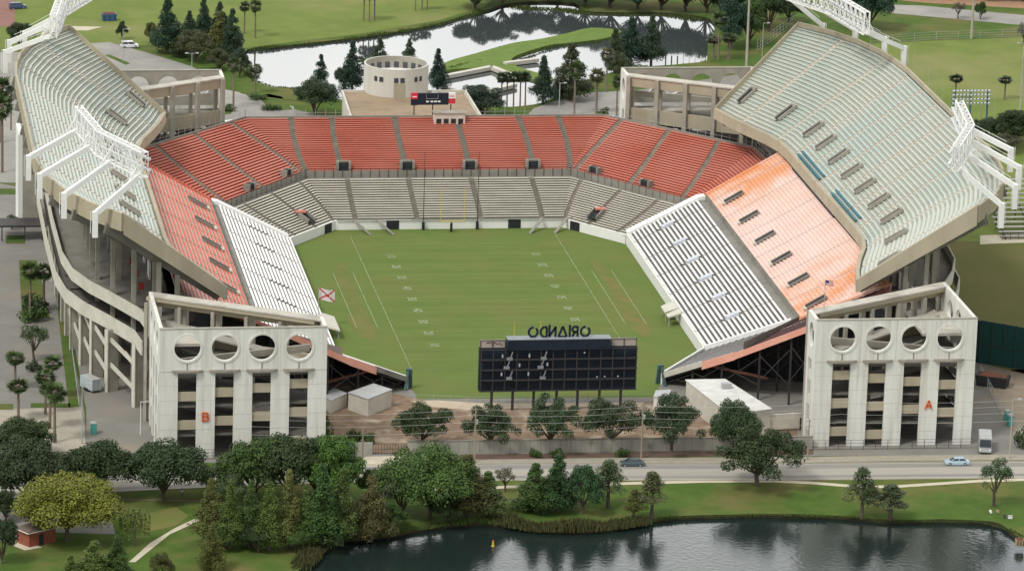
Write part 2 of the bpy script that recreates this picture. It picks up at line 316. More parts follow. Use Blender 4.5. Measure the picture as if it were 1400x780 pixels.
sheet('brick_paving', [PX([(-60, -30), (18, -30), (21, 36), (-60, 40)])], .05, mat('brick_paving', (.26, .13, .10), (.20, .10, .08)))
sheet('sandy_track', [PX([(36, 36), (90, 36), (140, 37), (120, 42), (36, 41)])], .05, PATH)
sheet('gravel_lane', [PX([(1337, 500), (1375, 505), (1440, 505), (1440, 600), (1390, 600), (1365, 560)])], .05, mat('gravel_lane', (.30, .25, .19), (.24, .19, .14)))
# playing field
sheet('playing_field', [[(-39.6, 45), (-27.4, 60.8), (27.4, 60.8), (39.6, 45), (39.6, -49), (26, -70), (26, -77.5), (-26, -76), (-26, -70), (-39.6, -49)]], .05, TURF)
BAND = mat('mown_band', (.114, .166, .041), (.135, .184, .049), rough=.95, scale=.14, stretch=(.55, 1, 1), c3=(.16, .165, .052), scale3=.05, lo3=.45, hi3=.75, spec=.1)
for k in range(-5, 6): sheet('mown_band', [[(-24.3, k*9.144-2.3), (24.3, k*9.144-2.3), (24.3, k*9.144+2.3), (-24.3, k*9.144+2.3)]], .06, BAND)
for s in (-1, 1): sheet('worn_sideline', [smoothloop([(s*28.5, 31), (s*31.5, 25), (s*32, 0), (s*33.4, -20), (s*30.5, -33), (s*28.2, -22), (s*28.8, 2)], 4)], .07, WORN)
b = M()
def fl(x0, y0, x1, y1, z=.09): b.face([(x0, y0, z), (x1, y0, z), (x1, y1, z), (x0, y1, z)])
for s in (-1, 1):
    fl(s*24.38-.09, -54.8, s*24.38+.09, 54.8)
    fl(s*27.6-.1, -22.5, s*27.6+.1, 22.5); fl(s*32.2-.1, -22.5, s*32.2+.1, 22.5)
    for k in range(-4, 5):
        pass
fl(-24.3, 54.75, 24.3, 54.9); fl(-24.3, -54.9, 24.3, -54.75)
b.build('field_lines', LINE)['kind'] = 'structure'
b = M()
for k in range(-10, 11): fl(-24.2, k*4.572-.05, 24.2, k*4.572+.05, .09)
b.build('yard_lines', mat('faint_line', (.17, .20, .07), (.12, .155, .035), rough=.95, scale=.4))['kind'] = 'structure'
def text_mesh(s, size):
    cu = bpy.data.curves.new('t', 'FONT'); cu.body = s; cu.size = size; cu.align_x = 'CENTER'; cu.align_y = 'CENTER'
    o = bpy.data.objects.new('t', cu); COL.objects.link(o)
    bpy.context.view_layer.update()
    me = bpy.data.meshes.new_from_object(o.evaluated_get(bpy.context.evaluated_depsgraph_get()))
    bpy.data.objects.remove(o); return me
b = M()
for i, k in enumerate(range(-4, 5)):
    me = text_mesh(str((5-abs(k))*10), 2.9)
    for s in (-1, 1):
        base = len(b.v)
        for v in me.vertices: b.v.append((s*17.07-s*v.co.y, k*9.144+s*v.co.x, .10))
        for pl_ in me.polygons: b.f.append(tuple(base+j for j in pl_.vertices)); b.mi.append(0)
b.build('yard_numbers', NUMP)['kind'] = 'structure'

# ================================================================== LOWER BOWL
def V3(p): return Vector((p[0], p[1], p[2]))
def seating(name, F, K, N_, tread, bench, ba=.42, bb=.95, aisles=(), gap=1.1, parent=None, vom=(), aisle_mat=AISLE, lift=.42, riser=None, label=None, slotw=0, bthick=.16):
    """stepped rows between front polyline F and back polyline K (3D nodes); aisles = list of (segment, u_front, u_back, half-width factor)"""
    F = [V3(p) for p in F]; K = [V3(p) for p in K]
    def P(j, u, t):
        f = F[j].lerp(F[j+1], u); k = K[j].lerp(K[j+1], u); return f.lerp(k, t)
    T = M(); B = M(); AA = [M() for _ in aisles]; T.use(tread)
    for i in range(N_):
        t0, t1 = i/N_, (i+1)/N_
        for j in range(len(F)-1):
            a, b_, c, d = P(j, 0, t0), P(j, 1, t0), P(j, 1, t1), P(j, 0, t1)
            z0, z0b = a.z, b_.z
            T.use(tread); T.face([a, b_, (c.x, c.y, z0b), (d.x, d.y, z0)])
            T.use(riser or tread); T.face([(d.x, d.y, z0), (c.x, c.y, z0b), c, d])
            cuts = []
            for ai, (sj, uf, ub, wf) in enumerate(aisles):
                if sj == j:
                    u = uf+(ub-uf)*(t0+t1)/2; ln = (P(j, 1, t0)-P(j, 0, t0)).length; cuts.append((u-gap*wf/2/ln, u+gap*wf/2/ln, AA[ai]))
            for (sj, uf, ub, ta, tb, wd) in vom:
                if sj == j and t1 > ta and t0 < tb:
                    u = uf+(ub-uf)*(t0+t1)/2; ln = (P(j, 1, t0)-P(j, 0, t0)).length; cuts.append((u-wd/2/ln, u+wd/2/ln, None))
            cuts.sort(key=lambda c_: c_[:2]); u0 = 0; spans = []
            for ca, cb, A in cuts:
                if ca > u0: spans.append((u0, ca))
                u0 = max(u0, cb)
                if A is not None:     # half steps in the aisle
                    ca_, cb_ = max(ca, 0), min(cb, 1)
                    q = [P(j, ca_, t0), P(j, cb_, t0), P(j, cb_, (t0+t1)/2), P(j, ca_, (t0+t1)/2)]
                    r = [P(j, ca_, (t0+t1)/2), P(j, cb_, (t0+t1)/2), P(j, cb_, t1), P(j, ca_, t1)]
                    dz = P(j, 0, t1).z-P(j, 0, t0).z
                    A.hexa([(p.x, p.y, q[0].z-.1) for p in q], [(p.x, p.y, q[0].z+.05) for p in q])
                    A.hexa([(p.x, p.y, q[0].z-.1) for p in r], [(p.x, p.y, q[0].z+.05+dz*.5) for p in r])
            if u0 < 1: spans.append((u0, 1))
            for ua, ub in spans:
                if ub-ua < .01: continue
                ta, tb = t0+(t1-t0)*ba, t0+(t1-t0)*bb
                q = [P(j, ua, ta), P(j, ub, ta), P(j, ub, tb), P(j, ua, tb)]
                za, zb = P(j, ua, t0).z+lift, P(j, ub, t0).z+lift; zz = [za, zb, zb, za]
                B.hexa([(p.x, p.y, z-bthick) for p, z in zip(q, zz)], [(p.x, p.y, z) for p, z in zip(q, zz)])
    o = T.build(name, None, parent)
    if label: o['label'] = label
    B.build('bench_rows', bench, o)
    for A in AA:
        if A.f: A.build('aisle_stairs', aisle_mat, o)
    return o, P
bowl = thing('bowl_grandstand', 'red and white horseshoe grandstand wrapped round the green football field', 'grandstand')
def bothsides(half):        # right-hand nodes (from centre out) -> full left..right list
    return [(-x, y, z) for x, y, z in reversed(half)]+list(half)
wf = [(27.3, 60.9, 1.9), (38.8, 46.6, 1.9), (39.4, 45.3, 1.9)]
wb = [(31.9, 79.5, 7.6), (54.2, 50.4, 7.6), (55.5, 45.3, 7.6)]
rf = [(32.2, 80.9, 9.0), (55.2, 51.0, 9.0), (56.8, 45.3, 9.0)]
rb = [(44.3, 106.5, 16), (75.2, 72.5, 16), (76.5, 45.3, 16)]
ua = lambda x: ((x+32.2)/64.4, (x+44.3)/88.6)
ual = lambda x: ((x+27.3)/54.6, (x+31.9)/63.8)
red_a = [(2, *ua(x), 1) for x in (-33, -23, -7.6, 7.6, 23, 33)]
red_a = [(s, max(.004, min(.996, a)), b_, c) for s, a, b_, c in red_a]
for f_, b_ in ((.5, .44), (.95, .77)): red_a += [(3, f_, b_, 1), (1, 1-f_, 1-b_, 1)]
for f_ in (.03,): red_a += [(3, f_, .12, 1), (1, 1-f_, .88, 1)]
seating('red_seating_section', bothsides(rf), bothsides(rb), 25, RTREAD, RSEAT, .40, .98, red_a, 1.5, bowl, riser=mat('red_riser', (.66, .34, .27), (.60, .27, .20), scale=.4), lift=.40, bthick=.2,
        vom=[(2, *ua(x), 0, .09, 4.0) for x in (-23, -7.6, 7.6, 23)])
wa = [(2, *ual(x), 1) for x in (-22.3, -7.6, 7.6, 22.3)]
for f_, b_ in ((.02, .1), (.42, .45), (.9, .78)): wa += [(3, f_, b_, .9), (1, 1-f_, 1-b_, .9)]
seating('cream_seating_section', bothsides(wf), bothsides(wb), 18, DTREAD, CSEAT, .22, .92, wa, 1.3, bowl, riser=mat('cream_riser', (.40, .37, .31), scale=.4), lift=.38, bthick=.12,
        vom=[(3, .42, .45, .12, .34, 3.0), (1, .58, .55, .12, .34, 3.0)])
# walkway between cream and red, wall under red, front wall of the field
b = M(); w_ = M()
W1, R1 = bothsides(wb), bothsides(rf)
for j in range(5):
    b.face([W1[j], W1[j+1], (R1[j+1][0], R1[j+1][1], W1[j+1][2]), (R1[j][0], R1[j][1], W1[j][2])])
b.build('walkway', CONCD, bowl)
for j in range(5):
    p, q = R1[j], R1[j+1]; d = (Vector(q)-Vector(p)); nrm = Vector((d.y, -d.x, 0)).normalized()*.12
    w_.hexa([(p[0], p[1], 7.4), (q[0], q[1], 7.4), (q[0]+nrm.x, q[1]+nrm.y, 7.4), (p[0]+nrm.x, p[1]+nrm.y, 7.4)], [(p[0], p[1], 9.3), (q[0], q[1], 9.3), (q[0]+nrm.x, q[1]+nrm.y, 9.3), (p[0]+nrm.x, p[1]+nrm.y, 9.3)])
w_.build('walkway_wall', CONCD, bowl)
b = M()       # railing along the walkway
for j in range(5):
    p, q = Vector(R1[j]), Vector(R1[j+1]); n_ = max(1, int((q-p).length/2.2))
    for k in range(n_+1):
        c = p.lerp(q, k/n_); b.bar((c.x, c.y-.2, 7.6), (c.x, c.y-.2, 9.7), .1)
    b.bar((p.x, p.y-.2, 9.7), (q.x, q.y-.2, 9.7), .08)
b.build('railing', STEEL, bowl)
for sx in (-1, 1):
    for x in (7.6, 23):        # portal mouths under the first red rows
        b = M(); b.use(CONCD)
        for e in (-1, 1): b.box((sx*x+e*1.45, 81.9, 9.6), (.5, 2.0, 3.6))
        b.use(AISLE); b.box((sx*x, 82.6, 11.2), (2.3, 1.2, .3)); b.use(DARK); b.box((sx*x, 82.2, 9.3), (2.3, 1.4, 3.4))
        b.build('portal', None, bowl)
    for u in (.18, .62):
        p = Vector(rf[0]).lerp(Vector(rf[1]), u); ang = math.atan2(rf[1][1]-rf[0][1], rf[1][0]-rf[0][0])*sx
        b = M(); b.use(CONCD); nx, ny = sx*.792, .61
        for e in (-1, 1): b.box((sx*p.x+nx*1.1+e*1.35*math.cos(ang), p.y+ny*1.1+e*1.35*math.sin(ang), 9.4), (.45, 1.7, 3.2), ang)
        b.use(DARK); b.box((sx*p.x+nx*1.4, p.y+ny*1.4, 9.2), (2.2, 1.4, 3.2), ang); b.build('portal', None, bowl)
    # diagonal cream portal with a red mat
    p = Vector(wf[0]).lerp(Vector(wf[1]), .42); q = Vector(wb[0]).lerp(Vector(wb[1]), .45); a, e = p.lerp(q, .12), p.lerp(q, .34)
    d = (e-a).normalized(); pr = Vector((-d.y, d.x, 0))*1.3; b = M(); b.use(DARK)
    pts = [a-pr, a+pr, e+pr, e-pr]; b.face([(sx*c.x, c.y, c.z+.75) for c in pts])
    b.use(CONCD)
    for s_ in (-1, 1): b.bar((sx*(a+pr*s_).x, (a+pr*s_).y, a.z+.9), (sx*(e+pr*s_).x, (e+pr*s_).y, e.z+.9), .3, 1.2)
    b.use(RSEAT); c = p.lerp(q, .37); b.box((sx*c.x, c.y, c.z+1.0), (2.4, 1.6, .4)); b.build('portal', None, bowl)
# field wall: white with dark portal panels
def wall_seg(b, p, q, z0, z1, th=.3):
    d = (Vector(q)-Vector(p)); nrm = Vector((-d.y, d.x, 0)).normalized()*th
    b.hexa([(p[0], p[1], z0), (q[0], q[1], z0), (q[0]+nrm.x, q[1]+nrm.y, z0), (p[0]+nrm.x, p[1]+nrm.y, z0)], [(p[0], p[1], z1), (q[0], q[1], z1), (q[0]+nrm.x, q[1]+nrm.y, z1), (p[0]+nrm.x, p[1]+nrm.y, z1)])
b = M()
FW = [(-39.5, 45.3), (-39, 46.3), (-27.3, 60.7), (27.3, 60.7), (39, 46.3), (39.5, 45.3)]
for p, q in zip(FW, FW[1:]): wall_seg(b, p, q, -.1, 2.3)
b.build('field_wall', WHITE, bowl)
for x, y, an in ((-13.6, 60.66, 0), (15.5, 60.66, 0), (-29.2, 58.3, .89), (29.6, 57.9, -.89)):
    b = M(); b.box((x, y, 1.05), (3.0, .14, 2.3), an); b.use(DARK); b.build('gate', DARK, bowl)  # solid near-black panel; the open portal's shade is put into its colour
b = M(); b.bar((-27, 60.4, 2.6), (-9, 60.4, 2.6), .2, .25); b.bar((-9, 60.4, 2.55), (30, 60.4, 2.55), .2, .25); b.build('kerb_rail', CONCD, bowl)
for x in (-23, -17.5, 22, 28):
    b = M(); b.bar((x, 60, 2.6), (x+3.6 if x < 0 else x-3.6, 55.5, .1), .7, .16); b.build('field_stairs', CONCD, bowl)

# ---- side stands with the near wings
SD, WN = 40.0, 27.0
def side_nodes(s, z):
    # far end, straight, bend, wing tip: offsets s outwards
    dx, dy = -12.8, -18.6; l = math.hypot(dx, dy); n1 = (18.6/l, -12.8/l)
    return [(SD+s, 45.0, z), (SD+s, -50-.55*s, z), (SD+dx+n1[0]*s, -50+dy+n1[1]*s, z-(.06*s if s > 1 else 0))]
def X(sx, pts): return [(sx*x, y, z) for x, y, z in pts]
for sx in (-1, 1):
    f0, k0 = X(sx, side_nodes(0, 2.2)), X(sx, side_nodes(16.6, 10.6))
    f1, k1 = X(sx, side_nodes(18.2, 11.6)), X(sx, side_nodes(35.6, 21.6))
    sa = [(0, (45-y)/95, (45-y)/95*.96, .6) for y in (38, 23, 8, -7, -22, -37)]
    seating('white_seating_section', f0[:2], k0[:2], 18, DTREAD, WSEAT, .22, .80 if sx < 0 else .86, sa, 1.0, bowl, riser=mat('grey_riser', (.30, .29, .28), scale=.4), lift=.36, bthick=.1,
            vom=[(0, (45-y)/95, (45-y)/95*.96, .38, .56, 1.6) for y in (38, 23, 8, -7, -22, -37)])
    sy = (34, 18, 2, -14, -30, -46) if sx > 0 else (34, 18, 2, -14, -30)
    sa = [(0, (45-y-0)/95, (45-y)/95*.95, .5) for y in (40, 26, 10, -6, -22, -38)]
    seating('white_wing_section', f0[1:], k0[1:], 13, DTREAD, WSEAT, .66, .90, [(0, .35, .35, .6)], .9, bowl, lift=.30, bthick=.05, riser=mat('wing_grey_riser', (.24, .24, .235), scale=.4))
    seating('red_wing_section', f1[1:], k1[1:], 13, mat('wing_tread', (.07, .03, .03)), RSEAT, .66, .92, [(0, .35, .35, .6)], .9, bowl, lift=.3, bthick=.05, riser=mat('wing_riser', (.26, .10, .08)))
    f1_, k1_ = f1, k1; f1, k1 = f1[:2], k1[:2]
    o, P = seating('pink_seating_section' if sx > 0 else 'red_seating_section', f1, k1, 19 if sx < 0 else 22, PTREAD if sx > 0 else STREAD, PSEAT if sx > 0 else OSEAT, .34, .90 if sx > 0 else .80, sa, .9, bowl, aisle_mat=mat('silver_aisle', (.52, .47, .44), scale=.5) if sx > 0 else AISLE, lift=.42, bthick=.14,
            vom=[(0, (45-y)/95, (45-y)/95*.97, .12, .36, 1.8) for y in sy], label='faded pink and orange seating section' if sx > 0 else None)
    f1, k1 = f1_, k1_
    for y in sy:       # slot mouths in the pink rows
        b = M(); u = (45-y)/95; a, e = P(0, u, .12), P(0, u*.98, .36); b.use(DARK)
        b.face([(a.x, a.y-.9, a.z+.47), (a.x, a.y+.9, a.z+.47), (e.x, e.y+.9, e.z+.47), (e.x, e.y-.9, e.z+.47)])
        b.use(CONCD)
        for s_ in (-1, 1): b.bar((a.x, a.y+s_, a.z+.5), (e.x, e.y+s_, e.z+.5), .22, .45)
        b.use(PALE); b.box((a.x-sx*.3, a.y, a.z+.3), (.6, 2.1, .25)); b.build('portal', None, bowl)
    for y in (38, 23, 8, -7, -22, -37):   # white box covers in the white rows
        u = (45-y)/95
        a = V3(f0[0]).lerp(V3(f0[1]), u).lerp(V3(k0[0]).lerp(V3(k0[1]), u*.96), .40); e = V3(f0[0]).lerp(V3(f0[1]), u).lerp(V3(k0[0]).lerp(V3(k0[1]), u*.96), .56)
        b = M()
        b.use(mat('bluish_cover', (.58, .61, .66), scale=.5)); b.hexa([(a.x, a.y-.8, a.z-.2), (a.x, a.y+.8, a.z-.2), (e.x, e.y+.8, e.z-.2), (e.x, e.y-.8, e.z-.2)], [(a.x, a.y-.8, a.z+.75), (a.x, a.y+.8, a.z+.75), (e.x, e.y+.8, e.z+.75), (e.x, e.y-.8, e.z+.75)])
        if sx > 0: b.build('portal_cover', None, bowl)
    # walkway strip, back wall, front wall
    b = M(); b.use(CONCD)
    for j in (0, 1): b.face([k0[j], k0[j+1], (f1[j+1][0], f1[j+1][1], k0[j+1][2]), (f1[j][0], f1[j][1], k0[j][2])])
    for j in (0, 1):
        b.face([(f1[j][0], f1[j][1], 10.5), (f1[j+1][0], f1[j+1][1], 10.5), (f1[j+1][0], f1[j+1][1], 12.2), (f1[j][0], f1[j][1], 12.2)])
    b.build('walkway', None, bowl)
    b = M(); fr = side_nodes(0, 0)
    p, q, r = [(sx*c[0], c[1]) for c in fr]
    for a, e in ((p, q), (q, r)):
        wall_seg(b, a, e, -.1, 2.7, .35*(-sx))
    b.use(WHITE); b.build('field_wall', WHITE if sx > 0 else PALE, bowl)
    # white end wall towards the end stand, following the slope
    def prof(j, zlow, nodes, th, m, nm, up=.9, dirv=(0, 1, 0)):
        b = M(); D = Vector(dirv)*th
        top = [Vector((c[0], c[1], c[2]+up)) for c in nodes]
        for a, e in zip(top, top[1:]):
            b.hexa([(a.x, a.y, zlow), (e.x, e.y, zlow), (e.x+D.x, e.y+D.y, zlow), (a.x+D.x, a.y+D.y, zlow)], [a, e, e+D, a+D])
        return b.build(nm, m, bowl)
    prof(0, 0, [f0[0], k0[0]], 2.6, WHITE, 'end_wall', .7); prof(0, 0, [k0[0], (f1[0][0], f1[0][1], k0[0][2]+.2)], 2.6, WHITE, 'end_wall', .7)
    prof(0, 6, [f1[0], k1[0]], .5, PSEAT if sx > 0 else OSEAT, 'end_wall', .5)
    # dividing ramp along the bend between straight side and wing
    prof(0, 0, [f0[1], k0[1]], .7, WHITE if sx > 0 else PALE, 'dividing_wall', 1.0, (sx*-.3, -1, 0))
    prof(0, 0, [f1[1], k1[1]], .7, PSEAT if sx > 0 else CONC, 'dividing_wall', .6, (sx*-.3, -1, 0))
    # rim of the cut end of the wing
    b = M(); tipdir = Vector((sx*-.566, -.824, 0))*.5
    def strip(a, e, up, dn, m):
        b.use(m); a, e = V3(a), V3(e)
        b.hexa([(a.x, a.y, a.z-dn), (e.x, e.y, e.z-dn), (e.x+tipdir.x, e.y+tipdir.y, e.z-dn), (a.x+tipdir.x, a.y+tipdir.y, a.z-dn)], [(a.x, a.y, a.z+up), (e.x, e.y, e.z+up), (e.x+tipdir.x, e.y+tipdir.y, e.z+up), (a.x+tipdir.x, a.y+tipdir.y, a.z+up)])
    strip(f0[2], V3(f0[2]).lerp(V3(k0[2]), .55), .5, .7, PALE if sx > 0 else CONCD); strip(V3(f0[2]).lerp(V3(k0[2]), .55), k0[2], .3, 1.4, mat('orange_wall', (.78, .40, .30), (.70, .32, .23), scale=.3)); strip(k0[2], k1[2], .1, 1.3, MATS['orange_wall'])
    b.build('wing_rim', None, bowl)
    b = M(); b.use(mat('teal_netting', (.06, .11, .12), (.09, .15, .15)))
    t = f0[2]; b.bar((t[0]-sx*.6, t[1]+1, 0), (t[0]-sx*.4, t[1], 4.4), 1.3, .5); b.bar((t[0]+sx*.5, t[1]-1.2, 0), (t[0]-sx*.2, t[1], 4.0), .5, .5); b.build('tip_screen', None, bowl)
    # understructure of the wing: underside rakers, dark steel columns and braces
    b = M(); b.use(STEEL)
    for t in (.03, .2, .4, .6, .8, .97):
        for u in (.0, .33, .66, .98):
            def Q(u, t, dz=-.9):
                if t < .5: c = V3(f0[1]).lerp(V3(f0[2]), u).lerp(V3(k0[1]).lerp(V3(k0[2]), u), t*2)
                else: c = V3(f1[1]).lerp(V3(f1[2]), u).lerp(V3(k1[1]).lerp(V3(k1[2]), u), t*2-1)
                return Vector((c.x, c.y, c.z+dz))
            c = Q(u, t); 
            if c.z > 2.5: b.bar((c.x, c.y, 0), c, .38)
            if t < .9: e = Q(u, min(t+.19, .99)); b.bar(c, e, .35, .7); b.bar((c.x, c.y, c.z*.35), (e.x, e.y, e.z*.8), .16); b.bar((c.x, c.y, c.z*.85), (e.x, e.y, e.z*.3), .16)
    b.build('steel_frame', None, bowl)
    b = M(); b.use(RUST); a, e = Q(.98, .30), Q(.98, .55); b.bar((a.x, a.y-.6, a.z+.2), (a.x+sx*12, a.y-5, 4.2), .35, .5); b.build('rusty_brace', None, bowl)
    b = M(); b.use(DARK)      # added near-black sheet; the shade under the stand is put into its colour
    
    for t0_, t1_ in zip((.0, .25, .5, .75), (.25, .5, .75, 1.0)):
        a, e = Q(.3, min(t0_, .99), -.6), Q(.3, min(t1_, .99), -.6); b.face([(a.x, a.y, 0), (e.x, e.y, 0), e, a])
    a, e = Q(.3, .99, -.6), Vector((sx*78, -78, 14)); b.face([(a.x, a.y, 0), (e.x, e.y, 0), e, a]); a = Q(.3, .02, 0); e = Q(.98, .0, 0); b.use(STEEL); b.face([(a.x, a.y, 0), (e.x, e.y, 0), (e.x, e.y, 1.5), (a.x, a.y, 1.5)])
    b.build('undercroft_shade_sheet', None, bowl)
# back wall of the end stand
b = M(); RBk = bothsides(rb)
for j in range(5): wall_seg(b, RBk[j][:2], RBk[j+1][:2], 0, 16.6, .4)
b.build('rear_wall', CONCD, bowl)
b = M()
for j in range(5):
    p, q = Vector(RBk[j]), Vector(RBk[j+1]); n_ = max(1, int((q-p).length/2.4))
    for k in range(n_+1):
        c = p.lerp(q, k/n_); b.bar((c.x, c.y, 16.5), (c.x, c.y, 18.4), .08)
    b.bar((p.x, p.y, 17.5), (q.x, q.y, 17.5), .05)
b.build('rim_fence', GALV, bowl)
b = M(); b.use(PALE); b.box((5.6, 104.6, 16.1), (7.6, 2.6, 3.2)); b.use(CONC); b.box((5.6, 104.6, 17.85), (8.0, 3.0, .3)); b.use(DARK)
for k in range(4): b.box((2.9+k*1.8, 103.28, 15.7), (1.2, .1, 1.6))
b.build('spotter_booth', None, bowl)

# ================================================================== UPPER DECKS
dfr = [(66.8, 77.5), (68.6, 69), (71, 60.5), (74, 51.5), (75.6, 44), (76, 36)]
drr = [(88.3, 88), (94, 79), (98.4, 69), (101.2, 58), (102.6, 48), (103.2, 38)]
DF = dfr+[(x, -y) for x, y in reversed(dfr)]; DR = drr+[(x, -y) for x, y in reversed(drr)]
ZF, ZR = 24.0, 42.6
def make_deck(sx):
    dk = thing('upper_deck', 'pale teal cantilevered upper deck on the right, its whole bank of rows facing the camera' if sx > 0 else 'pale teal upper deck on the left, with curved concourse and tall concrete fins outside', 'grandstand')
    F = [(sx*x, y, ZF) for x, y in DF]; K = [(sx*x, y, ZR) for x, y in DR]
    yr = 72.0
    al = [(5, (36-y)/yr, (36-y)/yr, 1) for y in (33.5, 20.2, 6.9, -6.4, -19.7, -33)]+[(j, .5, .5, 1) for j in (1, 3, 7, 9)]
    vm = [(5, (36-y)/yr, (36-y)/yr, .15, .31, 1.5) for y in (26.8, 13.5, .2, -13.1, -26.4)]+[(j, .6, .6, .15, .31, 1.5) for j in (0, 2, 4)]+[(j, .4, .4, .15, .31, 1.5) for j in (6, 8, 10)]
    o, P = seating('deck_seating', F, K, 29, GTREAD, TSEAT, .34, .98, al, 1.35, dk, aisle_mat=AISLEP, lift=.38, bthick=.22, vom=vm)
    for (j, u, _, ta, tb, wd) in vm:
        a, e = P(j, u, ta), P(j, u, tb); d = (e-a).normalized(); pr = Vector((-d.y, d.x, 0)).normalized()*.95; b = M(); b.use(DARK)
        b.face([p+Vector((0, 0, .5)) for p in (a-pr, a+pr, e+pr, e-pr)]); b.use(CONC)
        for s_ in (-1, 1): b.bar(a+pr*s_+Vector((0, 0, .55)), e+pr*s_+Vector((0, 0, .55)), .26, .75)
        b.use(CONC); b.box((e.x, e.y, e.z+.55), (.6, 2.0, .55), math.atan2(d.y, d.x)); b.build('portal', None, dk)
    # slab underside
    b = M()
    for j in range(len(F)-1):
        a, c = V3(F[j]), V3(F[j+1]); e, g = V3(K[j+1]), V3(K[j])
        z1, z2 = Vector((0, 0, -1.4)), Vector((0, 0, -2.4))
        b.face([a+z1, c+z1, e+z2, g+z2])
    b.build('deck_slab', CONCD, dk)
    # front parapet and rear parapet
    def rail(pts, zlo, zhi, th, m, nm, out):
        b = M()
        for p, q in zip(pts, pts[1:]):
            d = Vector((q[0]-p[0], q[1]-p[1], 0)).normalized(); n_ = Vector((-d.y, d.x, 0))*th*out
            b.hexa([(p[0], p[1], zlo), (q[0], q[1], zlo), (q[0]+n_.x, q[1]+n_.y, zlo), (p[0]+n_.x, p[1]+n_.y, zlo)], [(p[0], p[1], zhi), (q[0], q[1], zhi), (q[0]+n_.x, q[1]+n_.y, zhi), (p[0]+n_.x, p[1]+n_.y, zhi)])
        return b.build(nm, m, dk)
    rail(F, ZF-1.6, ZF+1.0, .8, BEIGE, 'front_parapet', -sx)
    rail(K, ZR-2.6, ZR+1.1, .5, BEIGE, 'rear_parapet', sx)
    # end walls following the slope
    for e in (0, -1):
        b = M(); p, q = V3(F[e]), V3(K[e]); sg = 1 if e == 0 else -1; D = Vector((0, sg*.5, 0))
        x_ = (p-q).normalized()*0.8; p2 = p+Vector((x_.x, x_.y, 0))
        b.hexa([(p2.x, p2.y, p.z-1.7), (q.x, q.y, q.z-3.2), (q.x, q.y+D.y, q.z-3.2), (p2.x, p2.y+D.y, p.z-1.7)], [(p2.x, p2.y, p.z+1.2), (q.x, q.y, q.z+1.2), (q.x, q.y+D.y, q.z+1.2), (p2.x, p2.y+D.y, p.z+1.2)])
        b.build('end_parapet', BEIGE, dk)
    # rakers: sloping beams with columns behind the lower stand
    for y in (82, 71, 60, 48, 36, 24, 12, 0, -12, -24, -36, -48, -60, -71, -82):
        t = [i for i in range(len(DF)-1) if min(DF[i][1], DF[i+1][1]) <= y*.9 <= max(DF[i][1], DF[i+1][1])]
        j = t[0] if t else (0 if y > 0 else len(DF)-2)
        u = (DF[j][1]-y*.9)/(DF[j][1]-DF[j+1][1]); u = max(0, min(1, u))
        a, c = P(j, u, 0), P(j, u, 1); b = M(); b.use(CONCD)
        a2, c2 = a+Vector((0, 0, -2.0)), c+Vector((0, 0, -3.4)); b.bar(a2, c2, .8, 1.6)
        o_ = a.lerp(c, 1.04); b.bar((c.x, c.y, c.z-3.2), (o_.x, o_.y, c.z-2.9), .8, 2.2)
        b.build('raker_beam', None, dk)
        b = M(); b.use(CONC); k = a.lerp(c, .38); b.bar((k.x, k.y, 0), (k.x, k.y, k.z-3), 1.0, 1.2); k = a.lerp(c, .55); 
        b.bar((k.x, k.y, 0), (k.x, k.y, k.z-3), .9, 1.3); b.build('column', None, dk)
    # concourse: two slabs with pale curved parapets
    ring = [(96.2, 50), (97, 40), (97.3, 0), (97, -30), (95.6, -44), (92.6, -54), (88.3, -64), (83.6, -76), (82.6, -84.5)]
    ring = [(83, 84), (84.5, 76), (88.8, 64), (93, 57)]+ring
    inner = [(76.5, y) for _, y in ring]
    for nm, z0, zt, off in (('upper_concourse', 18.2, 20.3, 0), ('lower_concourse', 13.4, 15.8, 1.3)):
        b = M(); b.use(CONCD if z0 > 15 else mat('shade_toned_floor', (.15, .14, .12), (.11, .105, .09), scale=.3))  # lower floor coloured darker to carry the shade below the upper slab
        for p, q, r, s_ in zip(ring, ring[1:], inner[1:], inner):
            b.hexa([(sx*(p[0]), p[1], z0-.4), (sx*(q[0]), q[1], z0-.4), (sx*r[0], r[1], z0-.4), (sx*s_[0], s_[1], z0-.4)], [(sx*p[0], p[1], z0), (sx*q[0], q[1], z0), (sx*r[0], r[1], z0), (sx*s_[0], s_[1], z0)])
        o_ = b.build(nm, None, dk); b = M(); b.use(PALE)
        for p, q in zip(ring, ring[1:]): wall_seg(b, (sx*(p[0]+off), p[1]), (sx*(q[0]+off), q[1]), z0-.6, zt, .3*sx)
        b.build('parapet', None, o_)
    # concourse back wall with openings
    b = M(); b.use(CONC); b.box((sx*77.3, 0, 9), (.5, 128, 18)); b.use(DARK)
    for k in range(-10, 11):
        for zz in (3, 8.5): b.box((sx*77.62, k*5.8, zz), (.2, 3.4, 3.4))
    for k in range(-9, 10, 2): b.box((sx*77.62, k*6, 16.5), (.2, 3, 2.8))
    b.build('inner_wall', None, dk)
    for k in range(-9, 10): b = M(); b.box((sx*78.4, k*6.6, 21), (.9, 1.6, 5)); b.build('concourse_pier', CONC, dk)
    for y, l_ in ((-44, 5), (-58, 6), (-66, 4), (-31, 4), (-73, 3)): b = M(); b.box((sx*79.5, y, 20), (.4, l_, 3.6)); b.build('concession_wall', WHITE, dk)
    # fins with stair stringers
    fins = [(85.2, -78.5, 2.5), (90.0, -67.3, 2.5), (92.6, -57.5, 2.5), (94.2, -47.5, 2.5), (95.6, -36, 2.5), (96, -25, 2.5), (96.2, -14, 2.5), (96.2, -3, 2.5), (96.2, 8, 2.5), (96.2, 19, 2.5), (96, 30, 2.5), (95.6, 41, 2.5), (92.6, 57.5, 2.5), (90, 67.3, 2.5)]
